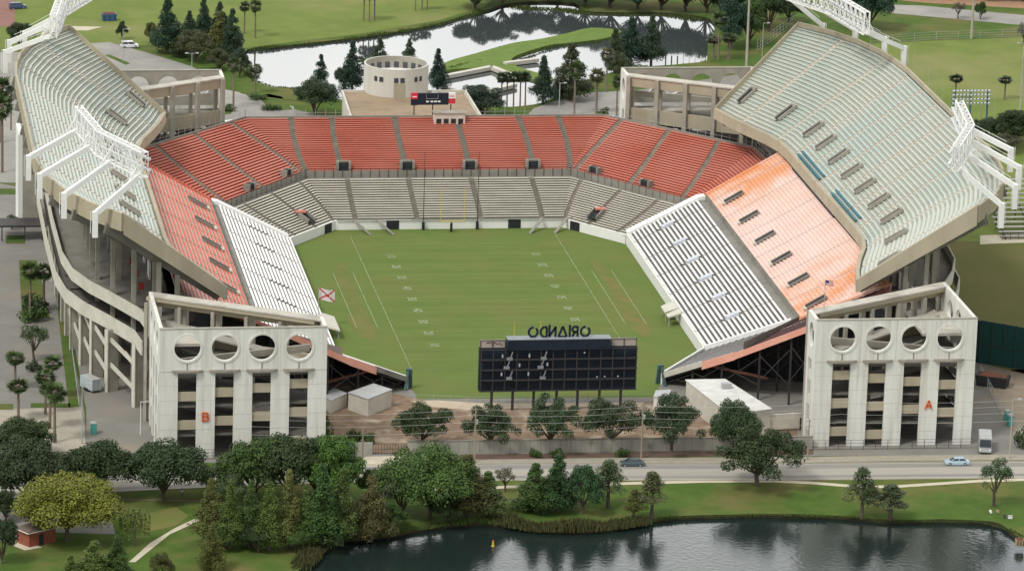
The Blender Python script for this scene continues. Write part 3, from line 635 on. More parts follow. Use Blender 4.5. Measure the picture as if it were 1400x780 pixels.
    for i, (x, y, ln) in enumerate(fins):
        an = 0 if abs(y) < 40 else (.25 if abs(y) < 60 else .45)*(-1 if y < 0 else 1)
        b = M(); b.use(CONC); cx = x-ln/2*math.cos(an); cy = y-ln/2*math.sin(an)
        b.box((sx*cx, cy, 6.7), (ln, 1.0, 13.4), an*sx); b.use(PALE); b.box((sx*(x+.06), y, 6.7), (.2, 1.3, 13.38), an*sx)
        b.build('fin', None, dk)
        if i+1 < len(fins):
            x2, y2, _ = fins[i+1]
            b = M(); b.use(PALE)
            for zt, zb, k in ((11.3, 8.6, 0), (5.9, 3.2, 0), (13.0, 10.6, 1.0), (8.4, 6, 1.0)):
                ia = .8+k*3
                if k == 0: b.bar((sx*(x2-ia), y2, zt), (sx*(x-ia), y, zb), .35, .9)
                else: b.bar((sx*(x2-ia), y2, zt), (sx*((x+x2)/2-ia), (y+y2)/2, zb), .35, .9)
            b.build('stair_stringer', None, dk)
    for zz in (6.4, 10.2):
        b = M(); b.use(CONCD)
        for p, q in zip(ring, ring[1:]): b.bar((sx*(p[0]-9.5), p[1], zz), (sx*(q[0]-9.5), q[1], zz), .5, 1.6)
        b.build('ramp_beam', None, dk)
    if sx > 0:
        for y0, y1 in ((31, 8), (-5, -29)):
            b = M(); b.use(TEAL)
            for k, t in enumerate((.020, .055)):
                u0, u1 = (36-y0)/yr, (36-y1)/yr; a, c = P(5, u0, t), P(5, u1, t); e, g = P(5, u1, t+.022), P(5, u0, t+.022)
                b.hexa([Vector((p.x, p.y, a.z+.5)) for p in (a, c, e, g)], [Vector((p.x, p.y, a.z+.75)) for p in (a, c, e, g)])
            b.build('teal_bench', None, dk)
        b = M(); b.use(NAVY); b.box((75.55, 8, 22.8), (.5, 44, 2.6)); b.build('fascia_board', None, dk)
    else:
        for q in ((-81.6, -42), (-81.6, -52), (-81.2, -62)): b = M(); b.box((q[0]-1.3, q[1], 21.2), (1.2, .3, 1.5)); b.build('concession_sign', mat('sign_red_dull', (.42, .05, .04)), dk)
    return dk
make_deck(-1); make_deck(1)

# ================================================================== RAMP TOWERS
X0, X1, YF, ZT = 49.6, 82.9, -113.6, 26.7
def make_tower(label):
    tw = thing('ramp_tower', label, 'tower', (66, -113.6, 0))
    pw = (X1-X0)/9
    # upper band with four round openings
    th = .7; loops = [[(X0, 18), (X1, 18), (X1, ZT), (X0, ZT)]]; cs = []
    for k in range(4):
        c = X0+pw*(1.5+2*k); cs.append(c); loops.append([(c+2.6*math.cos(6.28319*i/28), 22.7+2.6*math.sin(6.28319*i/28)) for i in range(28)])
    V, F = triang(loops); b = M(); b.use(TWR)
    for y in (YF, YF+th):
        b.use(TWR if y == YF else CONC); k = len(b.v); b.v += [(x, y, z) for x, z, _ in V]; b.f += [tuple(k+i for i in f) for f in F]; b.mi += [b.cur]*len(F)
    b.use(TWR)
    for lp in loops:
        for i in range(len(lp)):
            p, q = lp[i], lp[(i+1) % len(lp)]; b.face([(p[0], YF, p[1]), (q[0], YF, q[1]), (q[0], YF+th, q[1]), (p[0], YF+th, p[1])])
    for k in range(5):      # piers down to the ground
        b.box((X0+pw*(.5+2*k), YF+th/2+.003, 9), (pw, th-.006, 18))
    band_ = b.build('front_wall', None, tw)
    JT = mat('wall_joint', (.56, .54, .47), scale=.6)
    for zz in (3.0, 6.0, 9.0, 12.0, 15.0): 
        for k in range(5): b = M(); b.box((X0+pw*(.5+2*k), YF-.003, zz), (pw-.02, .03, .07)); b.build('joint', JT, band_)
    b = M(); b.box(((X0+X1)/2, YF-.003, 17.97), (X1-X0, .05, .16)); b.build('joint', JT, band_)
    for k in range(1, 4): b = M(); b.box((X0+pw*(.5+2*k), YF-.003, 22.3), (.08, .03, 8.6)); b.build('joint', JT, band_)
    b = M(); b.box(((X0+X1)/2, YF+.35, ZT+.06), (X1-X0, .9, .14)); b.build('coping', mat('weathered_coping', (.40, .375, .31), (.28, .265, .22), scale=.7), band_)
    for c in cs:
        b = M(); n_ = 32
        for i in range(n_):
            a, e = 6.28319*i/n_, 6.28319*(i+1)/n_; pts = []
            for an in (a, e): pts.append([(c+r*math.cos(an), y, 22.7+r*math.sin(an)) for r, y in ((2.62, YF-.14), (3.0, YF-.14), (3.0, YF+.1), (2.62, YF+.1))])
            for k in range(4): b.face([pts[0][k], pts[0][(k+1) % 4], pts[1][(k+1) % 4], pts[1][k]])
        b.use(TWR); b.mi = [0]*len(b.f); b.build('round_window_ring', None, band_)
        b = M(); b.use(STAIN)    # half-round ledge below each opening
        hp = [(c+3.1*math.cos(math.pi+math.pi*i/10), YF-.02+1.0*math.sin(math.pi+math.pi*i/10)) for i in range(11)]
        b.prism(hp, 17.85, 18.3); b.build('ledge', None, band_)
        b = M(); b.use(STAIN); b.box((c, YF-.03, 19.1), (.28, .04, 1.7)); b.build('water_stain', None, band_)
    # spandrels: sloping with the ramp
    for k in range(4):
        b = M(); b.use(BEIGE); c = cs[k]; off = (3-k)*.78
        for zb in (1.4, 7.4, 13.3):
            z = zb+off-1.6
            if z < .6: continue
            b = M(); b.use(BEIGE); b.box((c, YF+.65, z+.95), (pw-.01, .3, 1.9)); b.build('spandrel', None, tw)
    # side walls
    b = M(); b.use(TWR)
    loops = [[(YF+th, 17.5), (-86, 17.5), (-86, ZT), (YF+th, ZT)]]
    for yc in (-108, -101, -94): loops.append([(yc+2.4*math.cos(6.28319*i/24), 22.5+2.4*math.sin(6.28319*i/24)) for i in range(24)])
    V, F = triang(loops)
    for x in (X1-.003, X1-.7):
        k = len(b.v); b.v += [(x, y, z) for y, z, _ in V]; b.f += [tuple(k+i for i in f) for f in F]; b.mi += [0]*len(F)
    for lp in loops:
        for i in range(len(lp)):
            p, q = lp[i], lp[(i+1) % len(lp)]; b.face([(X1, p[0], p[1]), (X1, q[0], q[1]), (X1-.7, q[0], q[1]), (X1-.7, p[0], p[1])])
    for y in (-109.5, -103, -97, -91): b.box((X1-.35, y, 8.7), (.68, 2.6, 17.5))
    for zz in (5.5, 11.5): b.box((X1-.4, -99.5, zz), (.4, 26, 1.8))
    b.build('outer_side_wall', None, tw)
    b = M(); b.use(TWR); loops = [[(YF+th, 17.5), (-105.6, 17.5), (-105.6, ZT), (YF+th, ZT)], [(-109.2+2.1*math.cos(6.28319*i/24), 22.5+2.6*math.sin(6.28319*i/24)) for i in range(24)]]
    V, F = triang(loops)
    for x in (X0+.003, X0+.7):
        k = len(b.v); b.v += [(x, y, z) for y, z, _ in V]; b.f += [tuple(k+i for i in f) for f in F]; b.mi += [0]*len(F)
    for lp in loops:
        for i in range(len(lp)):
            p, q = lp[i], lp[(i+1) % len(lp)]; b.face([(X0, p[0], p[1]), (X0, q[0], q[1]), (X0+.7, q[0], q[1]), (X0+.7, p[0], p[1])])
    b.box((X0+.35, -111.6, 8.75), (.68, 2.6, 17.5)); b.box((X0+.35, -106.4, 8.75), (.68, 1.6, 17.5))
    for zz in (3.2, 8.6, 13.8): b.box((X0+.4, -108.9, zz), (.3, 3, 2.0))
    b.build('inner_side_wall', None, tw)
    # open rear along the seating bowl: beams and columns
    A, Bq = Vector((X0, -105.6, 0)), Vector((X1, -85.6, 0)); d = (Bq-A).normalized(); nrm = Vector((-d.y, d.x, 0))
    def rb_(z0, z1, th_, m, nm, ia=0):
        b = M(); b.use(m); a, e = A+d*.75+nrm*(-ia), Bq-d*.75+nrm*(-ia); n_ = nrm*(-th_)
        b.hexa([(a.x, a.y, z0), (e.x, e.y, z0), (e.x+n_.x, e.y+n_.y, z0), (a.x+n_.x, a.y+n_.y, z0)], [(a.x, a.y, z1), (e.x, e.y, z1), (e.x+n_.x, e.y+n_.y, z1), (a.x+n_.x, a.y+n_.y, z1)])
        return b.build(nm, None, tw)
    rb_(24.0, 26.28, .7, BEIGE, 'rear_beam'); rb_(25.5, 26.28, .4, BEIGE, 'rear_beam', 2.2); b = M(); b.use(mat('roof_concrete', (.52, .49, .42), (.43, .40, .34), scale=.3, c3=(.34, .315, .27), scale3=.15)); yl = lambda x, o: A.y+(x-A.x)/(Bq.x-A.x)*(Bq.y-A.y)-o
    b.prism([(X0+.72, max(YF+.75, yl(X0+.72, 3.2))), (X1-.72, yl(X1-.72, 3.2)), (X1-.72, yl(X1-.72, -.3)), (X0+.72, yl(X0+.72, -.3))], 26.3, 26.62); b.build('roof_walk', None, tw)
    rb_(15.2, 18.6, .6, BEIGE, 'rear_beam'); rb_(7.2, 9.2, .6, BEIGE, 'rear_beam')
    for k in range(6):
        p = A.lerp(Bq, .02+.192*k); b = M(); b.use(CONC); b.box((p.x+nrm.x*.35, p.y+nrm.y*.35, 13.2), (1.0, .9, 26.4), math.atan2(d.y, d.x)); b.build('rear_column', None, tw)
        q = p-nrm*2.5; b = M(); b.use(CONC); b.box((q.x, q.y, 12.5), (.7, .7, 25), math.atan2(d.y, d.x))
        if -112 < q.y: b.build('inner_column', None, tw)
    tri = [(X0+.8, YF+.9), (X1-.8, YF+.9), (X1-.8, -87), (X0+.8, -106)]
    for z0 in (5.2, 11.2, 17.3):
        b = M(); b.use(mat('shade_toned_floor', (.15, .14, .12), (.11, .105, .09), scale=.3))  # slab colour darkened to carry the shade inside the tower
        b.prism(tri, lambda p: z0-.4+(p[0]-X0)*-.02, lambda p: z0+(p[0]-X0)*-.02); b.build('floor_slab', None, tw)
    b = M(); b.use(CONC); b.hexa([(X0+3, -109.5, 20.5), (X1-3, -109.5, 18), (X1-3, -108.9, 18), (X0+3, -108.9, 20.5)], [(X0+3, -109.5, 22), (X1-3, -109.5, 19.2), (X1-3, -108.9, 19.2), (X0+3, -108.9, 22)])
    b.hexa([(X0+2, -105.2, 17.2), (X1-3, -90, 21.6), (X1-3, -94.5, 21.6), (X0+2, -109, 17.2)], [(X0+2, -105.2, 17.5), (X1-3, -90, 22), (X1-3, -94.5, 22), (X0+2, -109, 17.5)])
    b.build('top_ramp', None, tw)
    b = M(); b.use(mat('roof_concrete', (.5, .45, .36))); b.prism([(X1-9, -105), (X1-.75, -105), (X1-.75, -88), (X1-9, -93)], 20.6, 21.2); b.build('top_landing', None, tw)
    for k, zz in enumerate((6, 12, 17)):
        b = M(); b.use(CONCD); b.hexa([(X0+4, -108, zz-5), (X1-6, -96, zz-.6), (X1-6, -97, zz-.6), (X0+4, -109, zz-5)], [(X0+4, -108, zz-3.8), (X1-6, -96, zz+.6), (X1-6, -97, zz+.6), (X0+4, -109, zz-3.8)]); b.build('ramp_wall', None, tw)
    return tw
def mirror(tw, mx_, my_, label):
    c = copy_tree(tw); c['label'] = label
    c.location = (66*mx_, -113.6*my_, 0); c.scale = (mx_, my_, 1); return c
G4 = 'concrete ramp towers at the stadium corners'
tA = make_tower('white ramp tower with four round openings and an orange letter A, right of the scoreboard'); tA['group'] = G4
tB = mirror(tA, -1, 1, 'white ramp tower with four round openings and an orange letter B, behind the lakeside trees')
mirror(tA, 1, -1, 'beige open ramp tower behind the red seats, right of the far pond')
mirror(tA, -1, -1, 'beige open ramp tower behind the red seats, beside the far parking lot')
def letter(parent, polys, cx, zc, y):
    b = M()
    for p, q in polys: b.bar((cx+p[0]*.8, y, zc+p[1]*.8), (cx+q[0]*.8, y, zc+q[1]*.8), .36, .22, (0, 1, 0))
    o = b.build('letter', ORANGE, None)
    M_ = o.data
    # parent may be mirrored: keep the glyph readable in world space
    inv = Matrix.Translation(parent.location) @ Matrix.Diagonal((*parent.scale, 1)); inv.invert()
    M_.transform(inv); o.parent = parent; return o
pw = (X1-X0)/9
letter(tA, [((-.85, -1.1), (0, 1.1)), ((0, 1.1), (.85, -1.1)), ((-.5, -.35), (.5, -.35))], X0+pw*6.5, 8.6, YF-.12)
letter(tB, [((-.7, -1.1), (-.7, 1.1)), ((-.7, 1.0), (.35, 1.0)), ((-.7, -1.0), (.4, -1.0)), ((-.7, .05), (.35, .05)), ((.35, 1.0), (.6, .75)), ((.6, .75), (.6, .3)), ((.6, .3), (.35, .05)), ((.35, .05), (.7, -.25)), ((.7, -.25), (.7, -.75)), ((.7, -.75), (.4, -1.0))], -(X0+pw*6.5), 8.6, YF-.12)

# ================================================================== LIGHT RACKS
def make_rack(sx, sy, label):
    rk = thing('light_rack', label, 'floodlight', (sx*96, sy*66, 42), 'white floodlight racks on the deck rears')
    T0, T1, Tm = Vector((83.2, 85, 50.3)), Vector((94, 44, 50.3)), Vector((91, 66, 50.3))
    def S(v): return Vector((sx*v[0], sy*v[1], v[2]))
    def along(t):
        a = T0.lerp(Tm, t*2) if t < .5 else Tm.lerp(T1, t*2-1); return a
    b = M(); n_ = 14; hh = 5.2
    outd = Vector((.93, .36, 0))
    cor = lambda t, e, h: along(t)+outd*(e*1.5)+Vector((0, 0, h))
    for i in range(n_):
        t0, t1 = i/n_, (i+1)/n_
        for e in (0, 1):
            for h in (0, hh): b.bar(S(cor(t0, e, h)), S(cor(t1, e, h)), .25)
            b.bar(S(cor(t0, e, 0)), S(cor(t1, e, hh)) if i % 2 else S(cor(t0, e, hh)), .12)
            b.bar(S(cor(t0, e, hh)), S(cor(t1, e, 0)), .13)
            b.bar(S(cor(t0, e, hh/2)), S(cor(t1, e, hh/2)), .11)
            b.bar(S(cor(t0, e, 0)), S(cor(t0, e, hh)), .15)
        for h in (0, hh): b.bar(S(cor(t0, 0, h)), S(cor(t1, 1, h)), .16); b.bar(S(cor(t0, 0, h)), S(cor(t0, 1, h)), .16)
    for e in (0, 1): b.bar(S(cor(1, e, 0)), S(cor(1, e, hh)), .3)
    tr = b.build('truss', WHITE, rk)
    LF = mat('lamp_face', (.74, .75, .74), (.55, .57, .60), rough=.3, scale=2)
    for i in range(22):
        for h in (1.4, 3.7):
            b = M(); c = cor((i+.5)/22, 0, h)-outd*.35; b.tube(S(c), S(c-outd*.5+Vector((0, 0, -.25))), .3, .44, 8); b.build('floodlamp', LF, tr)
    el = [(93, 86.2, 43.2), (98.6, 75.5, 44.4), (102.8, 62.5, 45.2), (104.4, 49.5, 45.8)]
    for k, (x, y, z) in enumerate(el):
        t = (.03, .34, .66, .97)[k]; c = cor(t, .9, .2); b = M(); o_ = Vector((x+.9, y+.3, z))
        b.bar(S(o_), S(c), 1.0, 1.05); b.bar(S(o_+Vector((0, 0, .5))), S(o_+Vector((0, 0, -4.8))), 1.1, 1.1)
        m_ = o_.lerp(c, .72); b.bar(S(m_), S(cor(t, 0, hh)), .25); b.bar(S(m_), S(cor(min(1, t+.1), .5, 0)), .22)
        b.bar(S(o_.lerp(c, .1)+Vector((0, 0, 1.3))), S(c+Vector((0, 0, 1.4))), .09); b.bar(S(o_+Vector((.9, 0, .6))), S(o_+Vector((.9, 0, -4))), .12)
        b.build('support_arm', WHITE, rk)
    return rk
make_rack(-1, -1, 'white lattice light rack on four arms at the near end of the left deck')
make_rack(-1, 1, 'white lattice light rack at the far end of the left deck, above the parking lot')
make_rack(1, -1, 'white lattice light rack on bent arms at the near end of the right deck')
make_rack(1, 1, 'white lattice light rack at the far end of the right deck')


# ================================================================== SCOREBOARD
sb = thing('scoreboard', 'large dark scoreboard seen from its back, with ORLANDO letters along the top', 'scoreboard', (1.9, -86, 0))
sx0, sx1, sy0, sz0, sz1 = -14.6, 18.3, -86, 4.4, 13.6
b = M(); b.use(NAVY); b.box(((sx0+sx1)/2, sy0+1.2, (sz0+sz1)/2), (sx1-sx0, 1.6, sz1-sz0)); b.build('panel', None, sb)
b = M(); b.use(STEEL)
for i in range(14):
    x = sx0+.2+(sx1-sx0-.4)*i/13; b.bar((x, sy0-.4, sz0+.2), (x, sy0-.4, sz1), .2, .2)
for z in (4.6, 7.0, 9.2, 11.4, 13.5): b.bar((sx0, sy0-.45, z), (sx1, sy0-.45, z), .22, .22)
b.build('back_frame', mat('navy_frame', (.009, .014, .024), (.014, .02, .03), rough=.6, scale=1), sb)
for z in (6.8, 9.0, 11.2):
    b = M(); b.box(((sx0+sx1)/2, sy0-.1, z), (sx1-sx0-.5, .9, .12)); b.build('catwalk', mat('catwalk', (.05, .056, .065), (.02, .024, .03), scale=.8), sb)
b = M(); b.use(NAVY); b.hexa([(-9.2, sy0-.8, 13.4), (12.8, sy0-.8, 13.4), (12.8, sy0+2, 13.4), (-9.2, sy0+2, 13.4)], [(-8.8, sy0-.8, 15.6), (12.4, sy0-.8, 15.6), (12.4, sy0+2, 15.6), (-8.8, sy0+2, 15.6)])
b.use(mat('walkway_metal', (.27, .29, .30), scale=.8)); b.box((1.8, sy0+.6, 15.68), (21.6, 2.9, .14)); b.build('top_cabinet', None, sb)
for x0, x1 in ((-14.5, -9.3), (12.9, 18.2)):
    b = M(); b.use(mat('sign_board', (.42, .36, .30), (.36, .31, .26), scale=.6)); b.box(((x0+x1)/2, sy0+1, 14.45), (x1-x0, .5, 1.6)); b.use(STEEL)
    for q in (x0, (x0+x1)/2, x1): b.bar((q, sy0+.6, 13.6), (q, sy0+.6, 15.3), .12)
    b.bar((x0, sy0+.6, 15.3), (x1, sy0+.6, 15.3), .1); b.build('sponsor_panel', None, sb)
b = M(); random.seed(5)
for k in range(9):      # scribble-like script on the left end board, seen from behind
    x = -13.3+k*.37; b.bar((x, sy0+.7, 14.3+random.uniform(-.1, .55)), (x+.5, sy0+.7, 14.3+random.uniform(-.1, .55)), .1, .05, (0, 1, 0))
b.build('script_mark', mat('maroon_mark', (.16, .03, .06)), sb)
for i, x in enumerate((-11.8, -7.4, -3.0, 1.8, 6.2, 10.8, 15.3)):
    b = M(); b.bar((x, sy0+.9, 0), (x, sy0+.9, 5), .5, .5); b.build('post', STEEL, sb)
for x, z in ((-8.5, 11.6), (-1.4, 11.6), (-9.1, 9.7), (-2.0, 9.7), (-8.5, 7.4), (-1.5, 7.4)):
    b = M(); b.use(mat('dull_metal', (.24, .25, .26), scale=1)); b.box((x, sy0-.7, z), (1.2, .3, .6)); b.bar((x+.2, sy0-.7, z+.3), (x+.6, sy0-.7, z+1.5), .22); b.build('service_unit', None, sb)
for x, z in ((-10, 12.2), (-4.4, 12.2), (-6.4, 10.2), (-.6, 10.3), (-10.1, 8.3), (-4.5, 8.3), (7.1, 12.7), (11.5, 7.5), (14.3, 7.5), (9.9, 7.4)):
    b = M(); b.box((x, sy0-.6, z), (.3, .2, .7 if x < 7 else .25)); b.build('pale_fitting', GALV, sb)
def stroke_letter(ch):
    arc = lambda cx, cz, r, a0, a1, n=18: [((cx+r*math.cos(a0+(a1-a0)*i/n), cz+r*math.sin(a0+(a1-a0)*i/n)), (cx+r*math.cos(a0+(a1-a0)*(i+1)/n), cz+r*math.sin(a0+(a1-a0)*(i+1)/n))) for i in range(n)]
    if ch == 'O': return arc(0, 1.05, 1.0, rad(125), rad(455)), 2.5
    if ch == 'D': return [((-.7, 0), (-.7, 2.1))]+arc(-.35, 1.05, 1.05, rad(-90), rad(90), 12)+[((-.7, 0), (-.35, 0)), ((-.7, 2.1), (-.35, 2.1))], 2.0
    if ch == 'R': return [((-.55, 0), (-.55, 2.1)), ((-.55, 2.1), (.1, 2.1))]+arc(.1, 1.55, .55, rad(90), rad(-90), 8)+[((.1, 1.0), (-.55, 1.0)), ((0, 1.0), (.65, 0))], 1.7
    if ch == 'L': return [((0, -.05), (0, 2.5))], .9
    if ch == 'A': return [((-.95, 0), (0, 2.2)), ((0, 2.2), (.95, 0)), ((.95, 0), (-.95, 0))], 2.2
    if ch == 'N': return [((-.7, 0), (-.7, 2.2)), ((-.7, 2.1), (.7, .1)), ((.7, 0), (.7, 2.6))], 2.0
pos = {0: 10.6, 1: 8.1, 2: 6.75, 3: 5.0, 4: 2.45, 5: .25, 6: -2.35}
for i, ch in enumerate('ORLANDO'):
    segs, wd = stroke_letter(ch); b = M(); cx = 1.85+(pos[i]-4.1)*.84
    for p, q in segs: b.bar((cx-p[0]*.92, sy0+.6, 15.85+p[1]), (cx-q[0]*.92, sy0+.6, 15.85+q[1]), .46, .25, (0, 1, 0))
    o = b.build('letter', NAVY, sb)
# small scoreboard above the red stand
s2 = thing('end_scoreboard', 'small black scoreboard with red and white side panels above the red seats', 'scoreboard', (2, 108, 16))
b = M(); b.box((2, 108.1, 20.4), (7.6, .7, 2.9)); p_ = b.build('display', NAVY, s2)
for x in (.6, 1.7, 2.6, 3.5): b = M(); b.box((x, 107.7, 19.8), (.65, .06, .38)); b.build('digit', WHITE, p_)
b = M()
for x0, z0, x1, z1 in ((.3, 20.5, 3.2, 20.5), (.3, 20.5, .3, 21.6), (3.2, 20.5, 3.2, 21.6)): b.bar((x0, 107.7, z0), (x1, 107.7, z1), .07)
b.build('digit_frame', GALV, p_)
RP = mat('sign_red', (.62, .04, .06))
b = M(); b.use(RP); b.box((-2.6, 108.1, 21.15), (1.7, .5, 1.5)); b.use(NAVY); b.box((-2.6, 108.1, 19.6), (1.7, .5, 1.5)); b.use(WHITE); b.box((-2.6, 107.82, 21.0), (1.1, .04, .25)); b.build('side_panel', None, s2)
b = M(); b.use(WHITE); b.box((6.7, 108.1, 21.2), (1.7, .5, 1.4)); b.use(RP); b.box((6.7, 108.1, 19.8), (1.7, .5, 1.2)); b.box((6.7, 107.82, 21.1), (1.2, .04, .2)); b.build('side_panel', None, s2)
for x in (-2.6, 2, 6.5):
    b = M(); b.bar((x, 108.2, 15.5), (x, 108.2, 19), .25); b.build('post', STEEL, s2)

# ================================================================== FIELD FURNITURE
def goal(y, label):
    g = thing('goal_post', label, 'goal post', (0, y, 0)); sg = 1 if y > 0 else -1
    b = M(); b.tube((0, y+sg*1.5, 0), (0, y+sg*1.5, 2.2), .3); b.build('padded_base', mat('black_pad', (.02, .025, .03)), g)
    b = M(); b.tube((0, y+sg*1.5, 2.2), (0, y, 3.05), .1); b.tube((-2.82, y, 3.05), (2.82, y, 3.05), .09); b.build('crossbar', YELLOW, g)
    for s in (-1, 1):
        b = M(); b.tube((s*2.82, y, 3.05), (s*2.82, y, 10.8), .075); b.build('upright', YELLOW, g)
goal(56.5, 'yellow goal post with black padded foot in front of the cream seats')
goal(-56.5, 'yellow goal post standing behind the big dark scoreboard')
for x in (-6.4, 6.5):
    g = thing('net_pole', 'tall dark net pole %s the far yellow goal post' % ('left of' if x < 0 else 'right of'), 'pole', (x, 61.2-1.2, 0), 'net poles behind the far goal')
    b = M(); b.tube((x, 60, 0), (x, 60, 1.9), .35); b.build('padded_base', MATS['black_pad'], g)
    b = M(); b.tube((x, 60, 1.9), (x, 60, 19), .1, .06); b.build('pole', STEEL, g)
def flag(x, y, z0, z1, wd, ht, kind, label):
    f = thing('flag', label, 'flag', (x, y, z0)); b = M(); b.tube((x, y, z0), (x, y, z1), .07, n=6); b.build('pole', GALV, f)
    b = M(); W_ = mat('flag_white', (.80, .78, .76)); R_ = mat('flag_red', (.60, .05, .05)); B_ = mat('flag_blue', (.05, .06, .22)); nx, nz = 26, 16
    for i in range(nx):
        for j in range(nz):
            def q(a, c):
                return (x+.08+wd*a*.95, y+.35*wd*.3*math.sin(a*7+c), z1-.1-ht*(1-c)-.22*ht*a)
            u, v = (i+.5)/nx, (j+.5)/nz
            if kind == 'cross':
                cr_ = abs(u-v) < .075 or abs(u-1+v) < .075; c_ = (u-.5)**2*2.2+(v-.5)**2 < .018
                b.use(R_ if cr_ else (mat('flag_emblem', (.62, .36, .22)) if c_ else W_))
            else: b.use(B_ if (u < .42 and v > .46) else (R_ if int(v*9) % 2 == 0 else W_))
            b.face([q(i/nx, j/nz), q((i+1)/nx, j/nz), q((i+1)/nx, (j+1)/nz), q(i/nx, (j+1)/nz)])
    b.build('cloth', None, f)
flag(-40.6, -21.5, .0, 9.0, 3.7, 2.6, 'cross', 'white flag with a red diagonal cross by the left white stand')
g = G(1126, 425, 19); flag(52.6, -106.4, 26.9, 33.2, 1.7, 1.1, 'stripe', 'small striped flag with blue corner on the roof of tower A')
b = thing('field_awning', 'pale folded awning frame jutting over the field from the right white stand', 'awning', (38, -17, 0))
a = M()
for y0, y1 in ((-14, -20), (-20.5, -24)): a.hexa([(39.8, y0, 2.6), (36.6, y0-2, 2.0), (36.6, y1-1, 2.0), (39.8, y1, 2.6)], [(39.8, y0, 3.0), (36.6, y0-2, 2.3), (36.6, y1-1, 2.3), (39.8, y1, 3.0)])
a.build('canopy', PALE, b); a = M()
for y in (-16, -21, -25): a.bar((36.8, y, 0), (36.8, y, 2.1), .15)
a.build('frame', GALV, b)
b = thing('field_awning', 'pale folded awning frame at the field edge beside the flag', 'awning', (-38, -26, 0))
a = M(); a.hexa([(-39.8, -20, 2.6), (-37, -21, 2.0), (-37, -32, 2.0), (-39.8, -31, 2.6)], [(-39.8, -20, 3.0), (-37, -21, 2.3), (-37, -32, 2.3), (-39.8, -31, 3.0)]); a.build('canopy', PALE, b)
a = M()
for y in (-22, -27, -31): a.bar((-37.2, y, 0), (-37.2, y, 2.1), .15)
a.build('frame', GALV, b)

# ================================================================== SMALL BUILDINGS
hall = thing('flat_roofed_hall', 'low hall with a brown gravel roof behind the red seats', 'building', (2.5, 150, 0))
c0, c1, c2, c3 = G(468, 126, 8), G(636, 126, 8), G(664, 162, 8), G(474, 162, 8)
rp = [(c3.x, 112), (c2.x-1, 112), (c1.x, c1.y), (c0.x, c0.y)]
b = M(); b.use(PALE); b.prism(rp, 0, 7.9); b.build('walls', None, hall)
b = M(); ins = [(c3.x+.5, 112.5), (c2.x-1.6, 112.5), (c1.x-.5, c1.y-.5), (c0.x+.5, c0.y-.5)]; b.prism(ins, 7.7, 8.0); b.build('roof', ROOFB, hall)
b = M()
for i in range(4): p, q = rp[i], rp[(i+1) % 4]; b.bar((p[0], p[1], 8.2), (q[0], q[1], 8.2), .5, .7)
b.build('roof_kerb', PALE, hall)
rd = thing('round_tower', 'round cream drum building open at the top, behind the small scoreboard', 'building', (0, 165, 8))
cc = G(541, 124, 8); R0 = 8.35; H0 = 8.0; n_ = 48
b = M(); b.use(mat('cream_wall', (.60, .58, .52), (.53, .51, .45), scale=.3, stretch=(1, 1, .1)))
for i in range(n_):
    a, e = 6.28319*i/n_, 6.28319*(i+1)/n_
    P_ = lambda an, r, z: (cc.x+r*math.cos(an), cc.y+r*math.sin(an), z)
    b.face([P_(a, R0, 8), P_(e, R0, 8), P_(e, R0, H0+7.4), P_(a, R0, H0+7.4)]); b.use(CONC); b.face([P_(a, R0-.45, 8), P_(e, R0-.45, 8), P_(e, R0-.45, H0+7.4), P_(a, R0-.45, H0+7.4)]); b.use(MATS['cream_wall']); b.face([P_(a, R0, H0+7.4), P_(e, R0, H0+7.4), P_(e, R0-.45, H0+7.4), P_(a, R0-.45, H0+7.4)])
b.build('wall', None, rd)
b = M(); b.prism([(cc.x+(R0-.4)*math.cos(6.28319*i/32), cc.y+(R0-.4)*math.sin(6.28319*i/32)) for i in range(32)], 12.0, 12.3); b.build('inner_roof', WHITE, rd)
vd = math.atan2(CAM.y-cc.y, CAM.x-cc.x)
for dx in (-5.3, -3.9, -.1, 1.5, 5.0, 6.2):
    an = vd+math.asin(dx/R0)+.02; b = M(); b.box((cc.x+(R0+.02)*math.cos(an), cc.y+(R0+.02)*math.sin(an), 12.6), (.16, 1.1 if abs(dx) < 4.5 else .9, 1.25), an); b.build('window', GLASS, rd)
an = vd+math.asin(.7/R0)+.02; b = M(); b.box((cc.x+(R0+.01)*math.cos(an), cc.y+(R0+.01)*math.sin(an), 9.9), (.16, 2.7, 3.8), an); b.build('door', BEIGE, rd)
for k in range(-3, 4):
    an = vd+math.pi+k*.30; b = M(); b.box((cc.x+(R0-.55)*math.cos(an), cc.y+(R0-.55)*math.sin(an), 13.15), (.2, 1.2, 1.5), an); b.build('inner_opening', GLASS, rd)
b = thing('roof_unit', 'small white plant box on the brown hall roof', 'roof unit', tuple(G(594, 129, 8))); a = M(); q = G(594, 129, 8); a.box((q.x, q.y, q.z+.5), (1.4, 1.0, .9)); a.use(GALV) ; a.box((q.x, q.y, q.z+1.02), (1.6, 1.2, .12)); a.build('casing', None, b) if False else None
a = M(); a.use(WHITE); a.box((q.x, q.y, q.z+.5), (1.4, 1.0, .9)); a.use(GALV); a.box((q.x, q.y, q.z+1.02), (1.6, 1.2, .12)); a.build('casing', None, b)

